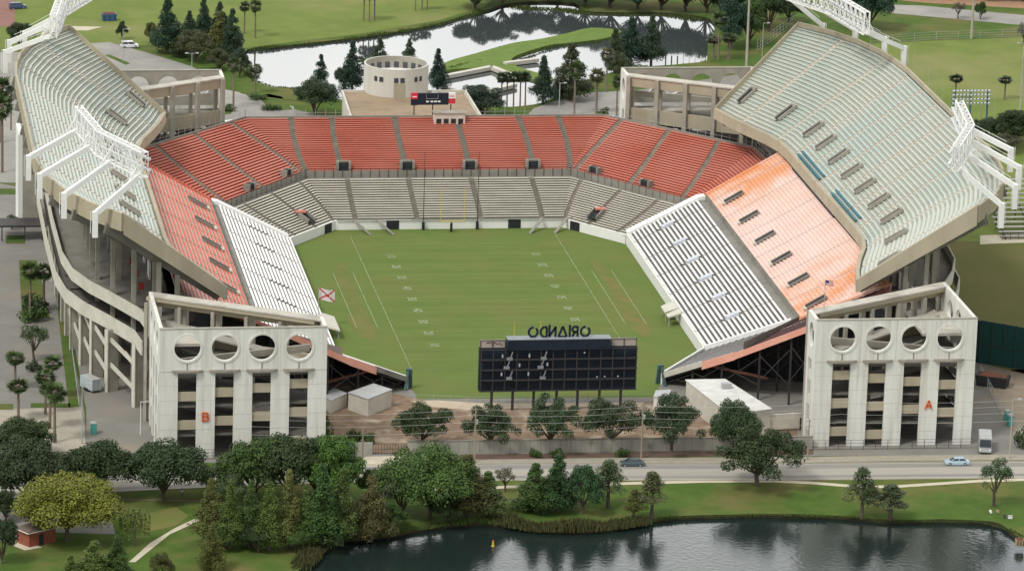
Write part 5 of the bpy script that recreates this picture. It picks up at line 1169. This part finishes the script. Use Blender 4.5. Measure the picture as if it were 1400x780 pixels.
def proto(kind, var):
    k = (kind, var)
    if k in PROTO: return PROTO[k]
    rnd = random.Random(hash(kind) % 1 + var*17+len(kind)*101+ord(kind[0])); T = M()
    def limb(p, q, r0, r1): T.tube(p, q, r0, r1, 7)
    if kind in ('oak', 'round', 'sparse', 'bigoak', 'openoak'):
        H = {'oak': 9, 'round': 9, 'sparse': 9, 'bigoak': 10, 'openoak': 10}[kind]; R_ = {'oak': 6, 'round': 4.6, 'sparse': 3.6, 'bigoak': 8, 'openoak': 7}[kind]
        z0 = {'oak': .13, 'round': .10, 'sparse': .30, 'bigoak': .2, 'openoak': .2}[kind]*H; nc = {'oak': 44, 'round': 40, 'sparse': 22, 'bigoak': 58, 'openoak': 34}[kind]; cl = []
        for i in range(nc):
            d = rv(rnd); d.z = abs(d.z)*1.0-(.25 if kind != 'openoak' else .5)*rnd.random(); q = rnd.uniform(.5, .86) if kind != 'openoak' else rnd.uniform(.4, .95)
            zc = z0+(H-z0)*.38; c = Vector((d.x*R_*q, d.y*R_*q, zc+d.z*(H-zc)*q)); r = R_*(rnd.uniform(.2, .34) if kind != 'openoak' else rnd.uniform(.15, .26))
            cl.append((c, r, r*.8))
        b = crown_clumps(cl, {'oak': 175, 'round': 260, 'sparse': 120, 'bigoak': 135, 'openoak': 165}[kind], {'oak': .33, 'round': .28, 'sparse': .28, 'bigoak': .33, 'openoak': .33}[kind], rnd)
        tr = .035*H; limb((0, 0, -.3), (0.05*H*rnd.uniform(-1, 1), .02*H, z0*1.2), tr, tr*.75); st = Vector((0, 0, z0*.9))
        for i in range(0, nc, 3): limb(st, cl[i][0]*.85+Vector((0, 0, .1*H)), tr*.5, tr*.12)
    elif kind in ('cypress', 'darkcypress', 'young'):
        H = 12; R_ = {'cypress': 3.2, 'darkcypress': 3.2, 'young': 2.4}[kind]; cl = []; n_ = {'cypress': 74, 'darkcypress': 84, 'young': 64}[kind]; zb = {'cypress': .1, 'darkcypress': .07, 'young': .28}[kind]
        for i in range(n_):
            t = rnd.random()**.8; z = H*(zb+(.97-zb)*t); rr_ = R_*((1-t)**(1.1 if kind != 'young' else .75)+.03)*(1 if t > .12 else .75); an = rnd.uniform(0, 6.283); q = rnd.uniform(.35, .9)
            r = max(.45, R_*rnd.uniform(.24, .4)*(1.15-t*(.85 if kind != 'young' else .5))); cl.append((Vector((rr_*q*math.cos(an), rr_*q*math.sin(an), z)), r, r*1.15))
        cl.append((Vector((0, 0, H*.93)), .4, .9))
        b = crown_clumps(cl, {'cypress': 270, 'darkcypress': 270, 'young': 170}[kind], .24, rnd, .25)
        limb((0, 0, -.5), (0, 0, H*.9), .26, .04)
        for i in range(0, n_, 4): c = cl[i][0]; limb((0, 0, max(.5, c.z-.8)), c, .07, .02)
    elif kind == 'willow':
        H = 8; b = M()
        for i in range(90):
            an = rnd.uniform(0, 6.283); r = 3.2*math.sqrt(rnd.random()); z = H*(1-.10*(r/3)**2)-rnd.uniform(0, .8); ln = rnd.uniform(2, 5.5)
            for k in range(int(ln/.3)):
                p = Vector((r*math.cos(an)+rnd.uniform(-.15, .15), r*math.sin(an)+rnd.uniform(-.15, .15), z-k*.3)); leaf_quad(b, p, rv(rnd)+Vector((0, 0, .2)), .42, rnd)
        limb((0, 0, -.3), (.2, 0, 5), .25, .15)
        for i in range(6): limb((.2, 0, 4.5), (2*math.cos(i), 2*math.sin(i), 7), .1, .03)
    elif kind == 'palm':
        H = 10; b = M(); c0 = Vector((0, 0, H-1.7))
        for i in range(52):
            d = rv(rnd); d.z = d.z*1.25+.25; ln = rnd.uniform(.8, 1.25); e = c0+d*ln*.7; n = (d*.4+Vector((0, 0, 1))+rv(rnd)*.3).normalized(); side = n.cross(d).normalized(); fw = d
            for k in range(7):
                a = rad(-75+25*k); tip = e+(fw*math.cos(a)+side*math.sin(a))*rnd.uniform(.75, 1.1)-Vector((0, 0, .3*rnd.random())); m_ = (e+tip)/2; o_ = (side*math.cos(a)-fw*math.sin(a))*.12
                b.face([e, m_+o_, tip, m_-o_])
        limb((0, 0, -.3), (.1, 0, H-1.4), .24, .17); limb((.1, 0, H-2.6), (.1, 0, H-1.2), .26, .3)
    else:       # shrub
        H = 2.4; cl = []
        for i in range(14):
            an = rnd.uniform(0, 6.283); r = 1.5*math.sqrt(rnd.random()); cl.append((Vector((r*math.cos(an), r*math.sin(an), rnd.uniform(.4, 1.5))), rnd.uniform(.5, .85), rnd.uniform(.5, .8)))
        b = crown_clumps(cl, 110, .32, rnd)
        for i in range(4): limb((0, 0, -.1), (math.cos(i*1.6), math.sin(i*1.6), 1), .06, .03)
    # true extents
    xs = sorted(math.hypot(v[0], v[1]) for v in b.v); zs = sorted(v[2] for v in b.v)
    hx, hz = xs[int(len(xs)*.95)], zs[int(len(zs)*.996)]
    co = b.build('crown', LEAF); to = T.build('trunk', PALMBARK if kind == 'palm' else BARK); md = (co.data, to.data)
    bpy.data.objects.remove(co); bpy.data.objects.remove(to)
    PROTO[k] = (*md, hx, hz); return PROTO[k]
NV = {'openoak': 3, 'oak': 3, 'round': 3, 'cypress': 3, 'darkcypress': 3, 'palm': 3}
cnt = {}
KN = {'oak': ('oak_tree', 'tree'), 'bigoak': ('oak_tree', 'tree'), 'openoak': ('oak_tree', 'tree'), 'round': ('leafy_tree', 'tree'), 'sparse': ('young_tree', 'tree'), 'cypress': ('cypress_tree', 'tree'), 'darkcypress': ('cypress_tree', 'tree'), 'young': ('young_tree', 'tree'), 'willow': ('willow_tree', 'tree'), 'palm': ('palm_tree', 'palm'), 'shrub': ('shrub', 'shrub')}
def tree(kind, px, py, wpx, hpx, col, label, group=None, z=0):
    p = G(px, py, z); k = mpp(p); v = cnt.get(kind, 0); cnt[kind] = v+1
    cm, tm, hx, hz = proto(kind, v % NV.get(kind, 2)); H = hpx*k/.963; R_ = wpx*k/2
    t = thing(KN[kind][0], label, KN[kind][1], tuple(p), group); t.rotation_euler = (0, 0, 0)
    rnd = random.Random(int(px*13+py*7)); rz = rnd.uniform(0, 6.28)
    for nm, me in (('trunk', tm), ('crown', cm)):
        o = bpy.data.objects.new(nm, me); COL.objects.link(o); o.parent = t; kk = 1.25 if kind == 'palm' and nm == 'crown' else 1.06; o.scale = (R_/hx*kk, R_/hx*kk, H/hz); o.rotation_euler = (0, 0, rz)
        if nm == 'crown': f = rnd.uniform(.9, 1.1); o.color = (col[0]*f, col[1]*f, col[2]*f, 1)
    return t
DK, MD, BR, YG = (.030, .050, .016), (.046, .084, .019), (.056, .112, .020), (.150, .160, .022)
CY, CYR, CYD, GG = (.076, .115, .024), (.096, .106, .028), (.022, .050, .028), (.070, .098, .042)
PM = (.055, .085, .026)
# --- near shore and park, left to right
tree('round', 30, 628, 74, 56, DK, 'dark rounded tree at the left edge, behind the left street oaks')
tree('oak', 38, 692, 100, 88, (.036, .055, .022), 'broad dusky green oak at the left edge, nearest the brick hut')
tree('oak', 133, 680, 90, 74, DK, 'dark oak left of tower B, behind the yellow-green tree')
tree('oak', 224, 682, 102, 76, (.028, .050, .018), 'dense dark oak covering the lower left foot of tower B')
tree('round', 293, 680, 44, 48, GG, 'small grey-green tree right of the dense dark oak')
tree('bigoak', 92, 738, 124, 86, YG, 'bright yellow-green spreading tree over the brick hut')
tree('willow', 184, 746, 42, 50, (.10, .125, .030), 'pale drooping willow beside the park path')
tree('round', 8, 712, 36, 42, DK, 'low dark bush-like tree at the left edge by the park pad')
tree('round', 2, 770, 42, 62, (.028, .05, .022), 'dark tree cut by the lower left corner')
tree('cypress', 128, 812, 62, 72, CY, 'olive young cypress at the bottom edge, left of the park path')
tree('cypress', 160, 806, 44, 74, MD, 'green young cypress touching the bottom edge beside the park path')
tree('cypress', 96, 818, 40, 60, CY, 'low olive tree top at the bottom edge below the brick hut')
tree('round', 221, 792, 30, 38, (.075, .085, .025), 'small olive round tree at the bottom edge right of the park path')
tree('cypress', 290, 778, 38, 64, (.085, .095, .022), 'short olive tree in front of the lakeside cypress row')
OK_ = [(348, 682, 84, 82, MD), (394, 684, 96, 86, DK), (432, 682, 70, 84, MD)]
for (x, y, w1, h1, c), lb in zip(OK_, ('mid green tree leftmost in the mass below tower B', 'darkest tree in the mass below the right half of tower B', 'full green tree below the right corner of tower B')): tree('oak', x, y, w1, h1, c, lb)
tree('round', 460, 694, 70, 96, BR, 'bright green tall tree right of tower B, beside the driveway')
CR = [(288, 744, 48, 90, CYR), (314, 750, 48, 94, CY), (342, 748, 44, 90, (.05, .088, .022)), (368, 752, 44, 94, CY), (394, 748, 48, 106, CYR), (418, 746, 40, 84, CY), (440, 746, 56, 112, (.045, .092, .022)), (468, 742, 46, 102, (.075, .108, .027)), (507, 736, 56, 86, (.080, .076, .026))]
LB = ('leftmost lakeside cypress, with a rusty olive crown', 'second cypress from the left in the lakeside row', 'third cypress from the left in the lakeside row', 'fourth cypress from the left in the lakeside row', 'rusty pointed cypress in the middle of the lakeside row', 'short cypress right of the rusty pointed one', 'tall green pointed cypress near the right of the lakeside row', 'pale olive cypress next to the tall green pointed one', 'rusty brown broad cypress ending the lakeside row on the right')
for (x, y, w1, h1, c), lb in zip(CR, LB): tree('cypress', x, y, w1, h1, c, lb, 'cypresses along the left lake shore')
tree('bigoak', 588, 706, 120, 92, (.055, .10, .022), 'big bright green tree on the lake bank left of centre')
tree('round', 550, 708, 60, 70, GG, 'greyish tree on the left side of the big bright bank tree')
tree('cypress', 638, 706, 64, 84, (.085, .088, .028), 'brownish tree on the right side of the big bright bank tree')
tree('cypress', 666, 704, 58, 60, (.07, .10, .03), 'small olive tree ending the bank clump on the right')
tree('sparse', 690, 672, 26, 32, (.10, .10, .06), 'thin grey shrub-like tree beside the road by the bank clump')
tree('darkcypress', 731, 699, 54, 66, MD, 'left tree of three dense dark trees on the bank')
tree('darkcypress', 762, 699, 56, 78, (.035, .075, .024), 'tallest middle tree of three dense dark trees on the bank')
tree('round', 796, 702, 52, 68, (.030, .070, .026), 'right tree of three dense dark trees on the bank')
tree('young', 831, 694, 42, 66, GG, 'slender grey-green tree right of the three dense trees')
tree('young', 866, 708, 30, 40, CYR, 'short rusty tree at the waterline left of the thin bare-stemmed one')
tree('young', 891, 708, 38, 64, (.085, .095, .04), 'thin olive tree at the waterline with a bare lower stem')
tree('openoak', 1036, 664, 116, 80, DK, 'large dark open oak beside the road in front of the white shed')
tree('oak', 1003, 622, 60, 72, (.034, .06, .024), 'dark oak rising behind the large roadside oak')
tree('young', 1178, 706, 44, 68, GG, 'slender pale-stemmed tree on the bank right of centre')
tree('young', 1217, 709, 42, 48, (.065, .085, .04), 'short pale-stemmed tree at the waterline right of the slender one')
tree('sparse', 1359, 692, 44, 66, (.05, .09, .035), 'loose green tree on the bank at the right edge')
# street trees below the scoreboard
for x, y, w1, h1, c, lb in ((578, 612, 76, 62, DK, 'dark street oak over the left end of the street wall'), (671, 614, 70, 60, (.034, .056, .024), 'dark street oak below the left end of the scoreboard'), (752, 616, 74, 74, (.036, .062, .026), 'street oak below the middle of the scoreboard'), (834, 615, 80, 72, (.045, .065, .030), 'loose street oak below the right end of the scoreboard'), (918, 615, 84, 74, (.034, .058, .026), 'street oak just right of the scoreboard')): tree('openoak', x, y, w1, h1, c, lb, 'street oaks behind the concrete wall')
for x, y, w1, h1, lb in ((733, 625, 18, 14, 'small dark shrub in the mulch strip below the scoreboard'), (760, 625, 22, 15, 'wider dark shrub in the mulch strip below the scoreboard'), (852, 624, 18, 14, 'dark shrub in the mulch strip left of the dark car\'s pole'), (487, 604, 26, 20, 'low bush above the short street wall'), (503, 605, 18, 14, 'lower bush at the right end of the short street wall'), (444, 610, 22, 44, 'dark bush against the inner edge of tower B')): tree('shrub', x, y, w1, h1, MD, lb)
# --- left side of the stadium
for x, y, w1, h1, lb in ((21, 532, 25, 52, 'left palm of the pair on the walk, farther one'), (25, 575, 27, 58, 'left palm of the pair on the walk, nearer one'), (62, 566, 26, 62, 'tall palm on the lawn strip, farthest of its clump'), (68, 586, 27, 66, 'tall palm on the lawn strip with two stems close by'), (75, 605, 28, 84, 'nearest tall palm by the pale forecourt'), (72, 545, 24, 60, 'palm half hidden behind the lawn strip clump'), (41, 428, 24, 70, 'left palm in the dark planted bed by the concourse'), (60, 426, 24, 66, 'right palm in the dark planted bed by the concourse'), (3, 236, 26, 108, 'tall palm at the left edge beside the stair block'), (15, 178, 14, 60, 'slim palm at the left edge behind the left deck'), (1, 195, 30, 90, 'dark palm cut by the left edge near the top')): tree('palm', x, y, w1, h1, PM, lb, 'palms along the left side of the stadium')
tree('sparse', 47, 494, 36, 50, (.055, .085, .03), 'small olive tree on the left walk among the palms')
tree('shrub', 48, 438, 38, 22, MD, 'dark clipped bed of shrubs under two palms'); tree('shrub', 52, 425, 40, 24, DK, 'dark planted bed at the back of the two palms')
tree('shrub', 46, 507, 24, 14, DK, 'small dark shrub at the foot of the olive tree')
tree('sparse', 16, 314, 20, 20, DK, 'tiny tree beside the dark entrance canopy')
tree('round', 24, 630, 80, 46, (.034, .058, .02), 'low dark round tree by the pale forecourt')
tree('round', 27, 66, 36, 34, DK, 'small dark round tree at the top left by the road')
tree('round', 167, 54, 15, 24, DK, 'small bushy tree beside the white estate car')
# --- far left grove
for x, y, w1, h1, c, lb in ((229, 72, 40, 74, CYD, 'tall dark cypress standing left in the far grove'), (207, 60, 20, 28, CYR, 'rusty low tree on the left of the far grove'), (259, 58, 26, 42, CYD, 'second dark cypress in the far grove'), (278, 52, 28, 54, CYD, 'pointed tall dark cypress in the middle of the far grove'), (300, 50, 28, 46, (.03, .06, .03), 'green cypress right of the middle in the far grove'), (317, 82, 32, 68, (.028, .055, .028), 'right-hand tall cypress of the far grove'), (300, 78, 40, 60, CYR, 'brownish cypress in front in the far grove'), (268, 84, 46, 40, (.055, .062, .026), 'olive bushy tree in front in the far grove'), (246, 78, 30, 30, DK, 'low dark tree at the foot of the tall left cypress'), (328, 106, 26, 40, (.035, .055, .03), 'small tree at the water end of the far grove'), (300, 96, 34, 28, (.06, .07, .03), 'low olive tree behind the left far tower')): tree('darkcypress' if 'cypress' in lb else 'round', x, y, w1, h1, c, lb, 'far grove beside the parking lot')
for x, y, w1, h1, lb in ((334, 46, 14, 44, 'left palm of two beyond the far grove'), (349, 52, 16, 52, 'right palm of two beyond the far grove'), (319, 148, 18, 70, 'palm by the left far tower beside the lot'), (349, 128, 18, 40, 'palm on the pond shore right of the left far tower'), (497, 28, 14, 42, 'left palm of the trio on the far meadow'), (505, 30, 14, 44, 'middle palm of the trio on the far meadow'), (512, 28, 14, 42, 'right palm of the trio on the far meadow'), (568, 15, 12, 36, 'left palm of three beyond the pond at the top'), (577, 14, 12, 34, 'middle palm of three beyond the pond at the top'), (584, 14, 12, 34, 'right palm of three beyond the pond at the top')): tree('palm', x, y, w1, h1, (.06, .08, .03), lb)
# --- pond edge trees around the hall
for k, x, y, w1, h1, c, lb in (('darkcypress', 438, 134, 26, 58, CYD, 'pointed dark tree left of the hall by the pond'), ('round', 430, 160, 56, 50, (.034, .056, .026), 'wide dark tree in front, left of the hall'), ('darkcypress', 481, 126, 34, 68, CYD, 'dark cypress hugging the left side of the drum building'), ('round', 470, 124, 24, 34, (.03, .055, .028), 'low dark tree between the pond and the hall roof'), ('darkcypress', 519, 92, 26, 40, (.045, .07, .035), 'grey-green tree behind the left of the drum building'), ('darkcypress', 559, 92, 22, 38, (.04, .065, .032), 'pointed tree behind the middle of the drum building'), ('darkcypress', 598, 124, 30, 56, (.02, .045, .03), 'dark pointed tree right of the drum building'), ('round', 657, 160, 62, 42, (.026, .046, .026), 'bushy dark tree right of the brown hall roof'), ('darkcypress', 742, 142, 34, 64, (.026, .052, .032), 'dark cypress at the corner of the right lot'), ('darkcypress', 780, 136, 52, 74, (.048, .06, .028), 'broad brownish-topped cypress beside the right lot'), ('darkcypress', 840, 98, 34, 58, (.05, .07, .03), 'olive tree at the left of the pond-end clump'), ('darkcypress', 862, 90, 36, 66, CYD, 'dark tree in the middle of the pond-end clump'), ('darkcypress', 890, 88, 34, 66, (.034, .062, .03), 'right-hand pointed tree of the pond-end clump'), ('round', 845, 116, 30, 42, (.055, .07, .03), 'low olive tree in front of the pond-end clump'), ('shrub', 508, 90, 60, 12, DK, 'shrub thicket on the pond spit behind the drum building')): tree(k, x, y, w1, h1, c, lb)
for x, y, w1, h1, c, lb in ((785, 158, 18, 74, PM, 'green-headed palm at the front of the right lot'), (815, 156, 20, 62, (.09, .09, .045), 'brownish palm left of the right far tower'), (829, 126, 18, 60, (.09, .09, .045), 'leaning brown palm behind the right lot'), (843, 158, 16, 56, PM, 'palm right against the right far tower'), (982, 82, 20, 66, PM, 'tall palm behind the roof of the right far tower'), (975, 80, 18, 30, (.07, .08, .045), 'short left palm behind the right far tower'), (996, 82, 22, 36, (.06, .08, .035), 'short right palm behind the right far tower')): tree('palm', x, y, w1, h1, c, lb)
for i, x in enumerate((685, 693, 702, 711, 718)): tree('palm', x, 145-i*.4, 14, 46, (.045, .065, .03), 'palm in the clump beside the pond pool edging, number %d from the left' % (i+1), 'palm clump beside the pool edging')
tree('shrub', 823, 162, 20, 16, PM, 'spiky low plant on the right lot beside the pale blue car')
for x, y, w1, h1, lb in ((352, 135, 26, 8, 'clipped hedge nearest the left far tower'), (372, 150, 26, 9, 'clipped hedge at the corner of the left lot'), (312, 152, 22, 9, 'small hedge block by the left far tower'), (880, 100, 60, 10, 'low shrubs at the pond shore behind the right far tower')): tree('shrub', x, y, w1, h1, MD, lb)
# --- far treeline beyond the pond and top right
for i, (x, y, w1, h1, c) in enumerate(((650, 12, 56, 40, DK), (686, 4, 60, 44, DK), (722, -4, 56, 40, DK), (762, 0, 60, 40, DK), (800, 7, 66, 48, DK), (835, 10, 66, 52, (.03, .052, .026)), (872, 12, 64, 50, CYD), (905, 13, 62, 54, DK), (938, 15, 58, 54, CYD), (966, 17, 52, 56, DK), (990, 30, 50, 60, (.032, .052, .024)), (1012, 36, 48, 56, CYD))): tree('round', x, y, w1, h1, c, 'dark far tree beyond the pond, number %d from the left' % (i+1), 'far trees beyond the pond')
for k, x, y, w1, h1, c, lb in (('round', 1000, 66, 50, 66, CYD, 'dark tree behind the bare pole left of the right deck'), ('round', 1024, 62, 44, 60, MD, 'green tree just right of the bare pole behind the deck'), ('round', 1050, 44, 50, 60, DK, 'dark tree behind the lamp post near the right deck'), ('round', 1078, 30, 40, 36, DK, 'dark tree behind the far right light rack'), ('round', 1160, 36, 40, 46, DK, 'left dark tree of the pair beyond the far right light rack'), ('round', 1188, 40, 60, 62, CYD, 'right dark tree of the pair beyond the far right light rack'), ('sparse', 1310, 26, 18, 22, (.12, .10, .07), 'small bare brownish tree along the far road'), ('round', 1340, 27, 16, 24, MD, 'small round green tree along the far road'), ('sparse', 1399, 62, 20, 30, (.14, .14, .11), 'pale twiggy tree at the right edge of the meadow'), ('round', 1385, 198, 60, 46, DK, 'dark tree at the right edge below the meadow'), ('round', 1356, 192, 44, 30, (.03, .055, .025), 'dark bush left of the right-edge tree'), ('sparse', 1372, 208, 50, 24, (.06, .06, .035), 'brownish shrub in front of the right-edge trees'), ('shrub', 1330, 180, 30, 24, DK, 'dark shrub below the floodlight bank'), ('sparse', 1398, 480, 22, 30, MD, 'green bush beside the green screen fence'), ('shrub', 1397, 612, 26, 30, DK, 'dark bush on the lane at the right edge')): tree(k, x, y, w1, h1, c, lb)
for x, y, w1, h1, lb in ((1306, 136, 17, 34, 'dark palm in the meadow left of the floodlight pole'), (1373, 136, 17, 32, 'dark palm in the meadow at the right')): tree('palm', x, y, w1, h1, (.03, .05, .025), lb)
for i in range(16): tree('round', 1195+i*17, -8+i*.8, 30, 22, DK, 'dark tree in the line above the far road, number %d from the left' % (i+1), 'trees above the far road')
for x, y, w1, h1, c, lb in ((300, 752, 40, 34, MD, 'low green thicket at the foot of the leftmost lakeside cypress'), (352, 754, 44, 36, DK, 'dark thicket at the foot of the lakeside row, left part'), (404, 752, 44, 34, MD, 'green thicket at the foot of the lakeside row, middle part'), (452, 748, 40, 30, DK, 'dark thicket at the foot of the lakeside row, right part'), (530, 724, 46, 36, MD, 'low green thicket between the rusty cypress and the bank tree'), (612, 712, 50, 34, DK, 'dark thicket under the big bright bank tree'), (318, 690, 40, 44, GG, 'grey-green bushy tree at the left end of the mass below tower B'), (510, 690, 40, 50, MD, 'green bushy tree beside the driveway mouth')): tree('round', x, y, w1, h1, c, lb)
# ground-hugging growth along the shores
def reeds(name, px, hgt, n, spread, m, kindlab, z=-.2):
    rnd = random.Random(len(px)*7+n); b = M(); P_ = [G(x, y) for x, y in px]; L_ = [(q-p).length for p, q in zip(P_, P_[1:])]; tot = sum(L_)
    for _ in range(n):
        s = rnd.random()*tot; i = 0
        while s > L_[i] and i < len(L_)-1: s -= L_[i]; i += 1
        p = P_[i].lerp(P_[i+1], min(1, s/L_[i]))+Vector((rnd.uniform(-spread, spread), rnd.uniform(-spread, spread), z)); h = hgt*rnd.uniform(.35, 1.0)*(.25+.75*abs(math.sin(i*1.7+s*.21)*math.cos(s*.083+i))); an = rnd.uniform(0, 6.28); d = Vector((math.cos(an), math.sin(an), 0))*.17; tp = p+Vector((rnd.uniform(-.35, .35)*h*.5, rnd.uniform(-.35, .35)*h*.5, h))
        b.face([p-d, p+d, tp+d*.3, tp-d*.3])
    o = b.build(name, m); o['kind'] = 'stuff'; o['label'] = kindlab
reeds('reeds', [(680, 708), (705, 716), (735, 721), (790, 722), (840, 718), (880, 712)], 2.4, 5200, 1.8, REED, 'brownish reed bed along the near lake shore')
reeds('reeds', [(410, 775), (428, 756), (436, 745)], 2.2, 1600, 1.8, REED, 'brownish reeds at the left end of the lake')
reeds('shore_grass', [(436, 738), (520, 729), (600, 716), (650, 712), (690, 714)], 1.2, 2600, .9, mat('shore_green', (.06, .10, .02), (.075, .095, .025), rough=.9), 'rough grass along the left lake shore')
reeds('shore_grass', [(880, 711), (925, 705), (1050, 702), (1162, 705), (1225, 710), (1340, 711), (1378, 722), (1402, 735)], .5, 2600, .5, MATS['shore_green'], 'rough grass along the right lake shore')
reeds('pond_margin', [(338, 68), (420, 59), (490, 51), (550, 42), (600, 32), (660, 15)], .8, 2600, 1.2, MATS['shore_green'], 'rough growth along the far pond shore')
reeds('pond_margin', [(333, 92), (345, 110), (375, 119), (407, 121), (440, 128)], .8, 1200, 1.2, MATS['shore_green'], 'rough growth along the near pond shore')
reeds('lily_bed', [(700, 6), (725, 10), (760, 10), (800, 15), (850, 17), (900, 17), (960, 24)], 1.0, 2600, 2.2, MATS['shore_green'], 'water plants along the far end of the pond', -.6)
reeds('spit_margin', [(607, 95), (650, 82), (700, 80), (757, 62), (820, 55), (846, 44)], .6, 1600, .8, MATS['shore_green'], 'rough growth along the grassy spit')

# ================================================================== PEOPLE
def person(name_label, px, py, joints, edges, shirt, trousers, hipz):
    """one continuous skinned body; joints: name -> (x, y, z, radius)"""
    p = G(px, py); names = list(joints); me = bpy.data.meshes.new('body')
    me.from_pydata([joints[n][:3] for n in names], [(names.index(a), names.index(e)) for a, e in edges], [])
    o = bpy.data.objects.new('person', me); COL.objects.link(o); o.location = p
    md = o.modifiers.new('skin', 'SKIN'); sk = me.skin_vertices[0].data
    for i, n in enumerate(names): sk[i].radius = (joints[n][3],)*2; sk[i].use_root = (n == 'hip')
    ss = o.modifiers.new('sub', 'SUBSURF'); ss.levels = ss.render_levels = 1
    bpy.context.view_layer.update(); m2 = bpy.data.meshes.new_from_object(o.evaluated_get(bpy.context.evaluated_depsgraph_get()))
    o.modifiers.clear(); o.data = m2
    skin = mat('skin', (.45, .28, .2)); 
    for q in (skin, paint('shirt_%d' % px, shirt, .9), paint('trousers_%d' % px, trousers, .9)): m2.materials.append(q)
    hz, nz = joints['hip'][2], joints['neck'][2]
    for f in m2.polygons:
        c = f.center; f.material_index = 0 if c.z > nz+.02 else (1 if (c.z > hz+.02 and abs(c.x) < .32) else 2); f.use_smooth = True
    tag(o, name_label, 'person')
    hd = joints['head']; b = M(); n_ = 10
    for i in range(4):
        for k in range(n_):
            P_ = lambda a, e: p+Vector((hd[0]+.118*math.sin(e)*math.cos(a), hd[1]+.01+.125*math.sin(e)*math.sin(a), hd[2]+.03+.125*math.cos(e)))
            a0, a1, e0, e1 = 6.283*k/n_, 6.283*(k+1)/n_, .4*i, .4*(i+1); b.face([P_(a0, e0), P_(a1, e0), P_(a1, e1), P_(a0, e1)])
    b.build('hair', mat('hair', (.03, .02, .015)), o, True)
    return o
ED = [('hip', 'chest'), ('chest', 'neck'), ('neck', 'head'), ('chest', 'shl'), ('shl', 'ell'), ('ell', 'hal'), ('chest', 'shr'), ('shr', 'elr'), ('elr', 'har'), ('hip', 'hpl'), ('hpl', 'knl'), ('knl', 'anl'), ('anl', 'tol'), ('hip', 'hpr'), ('hpr', 'knr'), ('knr', 'anr'), ('anr', 'tor')]
walk = dict(hip=(0, 0, .95, .14), chest=(0, 0, 1.32, .16), neck=(0, 0, 1.5, .06), head=(0, .01, 1.66, .11), shl=(-.19, 0, 1.42, .06), ell=(-.24, .08, 1.15, .05), hal=(-.24, .22, .95, .04), shr=(.19, 0, 1.42, .06), elr=(.24, -.1, 1.16, .05), har=(.25, -.12, .93, .04), hpl=(-.1, 0, .88, .09), knl=(-.11, -.12, .5, .065), anl=(-.11, -.3, .1, .045), tol=(-.11, -.14, .03, .04), hpr=(.1, 0, .88, .09), knr=(.11, .16, .5, .065), anr=(.11, .22, .08, .045), tor=(.11, .38, .03, .04))
sit = dict(hip=(0, 0, .14, .15), chest=(0, .1, .52, .16), neck=(0, .1, .7, .06), head=(0, .07, .86, .11), shl=(-.19, .1, .62, .06), ell=(-.27, .0, .38, .05), hal=(-.2, -.25, .42, .04), shr=(.19, .1, .62, .06), elr=(.27, .0, .38, .05), har=(.2, -.25, .42, .04), hpl=(-.1, -.05, .14, .1), knl=(-.13, -.45, .44, .07), anl=(-.13, -.72, .08, .045), tol=(-.13, -.9, .04, .04), hpr=(.1, -.05, .14, .1), knr=(.13, -.45, .42, .07), anr=(.13, -.75, .08, .045), tor=(.13, -.93, .04, .04))
person('person walking in a pale shirt under the dense dark oak below tower B', 249, 679, walk, ED, (.55, .6, .62), (.06, .08, .12), .95)
person('person sitting in a white shirt, leftmost on the bank at the right', 1354, 701, sit, ED, (.8, .8, .78), (.10, .10, .12), .14)
person('person sitting in a pinkish top, middle one on the bank at the right', 1364, 701, sit, ED, (.45, .25, .22), (.03, .03, .03), .14)
person('person sitting in dark clothes, nearest the lake at the right', 1373, 707, sit, ED, (.06, .05, .05), (.05, .05, .05), .14)
bgp = thing('cool_box', 'small white cool box on the bank beside the sitting people', 'cool box', tuple(G(1381, 708))); p = G(1381, 708); b = M(); b.box((p.x, p.y, .25), (.8, .5, .5)); b.build('box', WHITE, bgp); b = M(); b.box((p.x, p.y, .54), (.84, .54, .08)); b.build('lid', GALV, bgp)
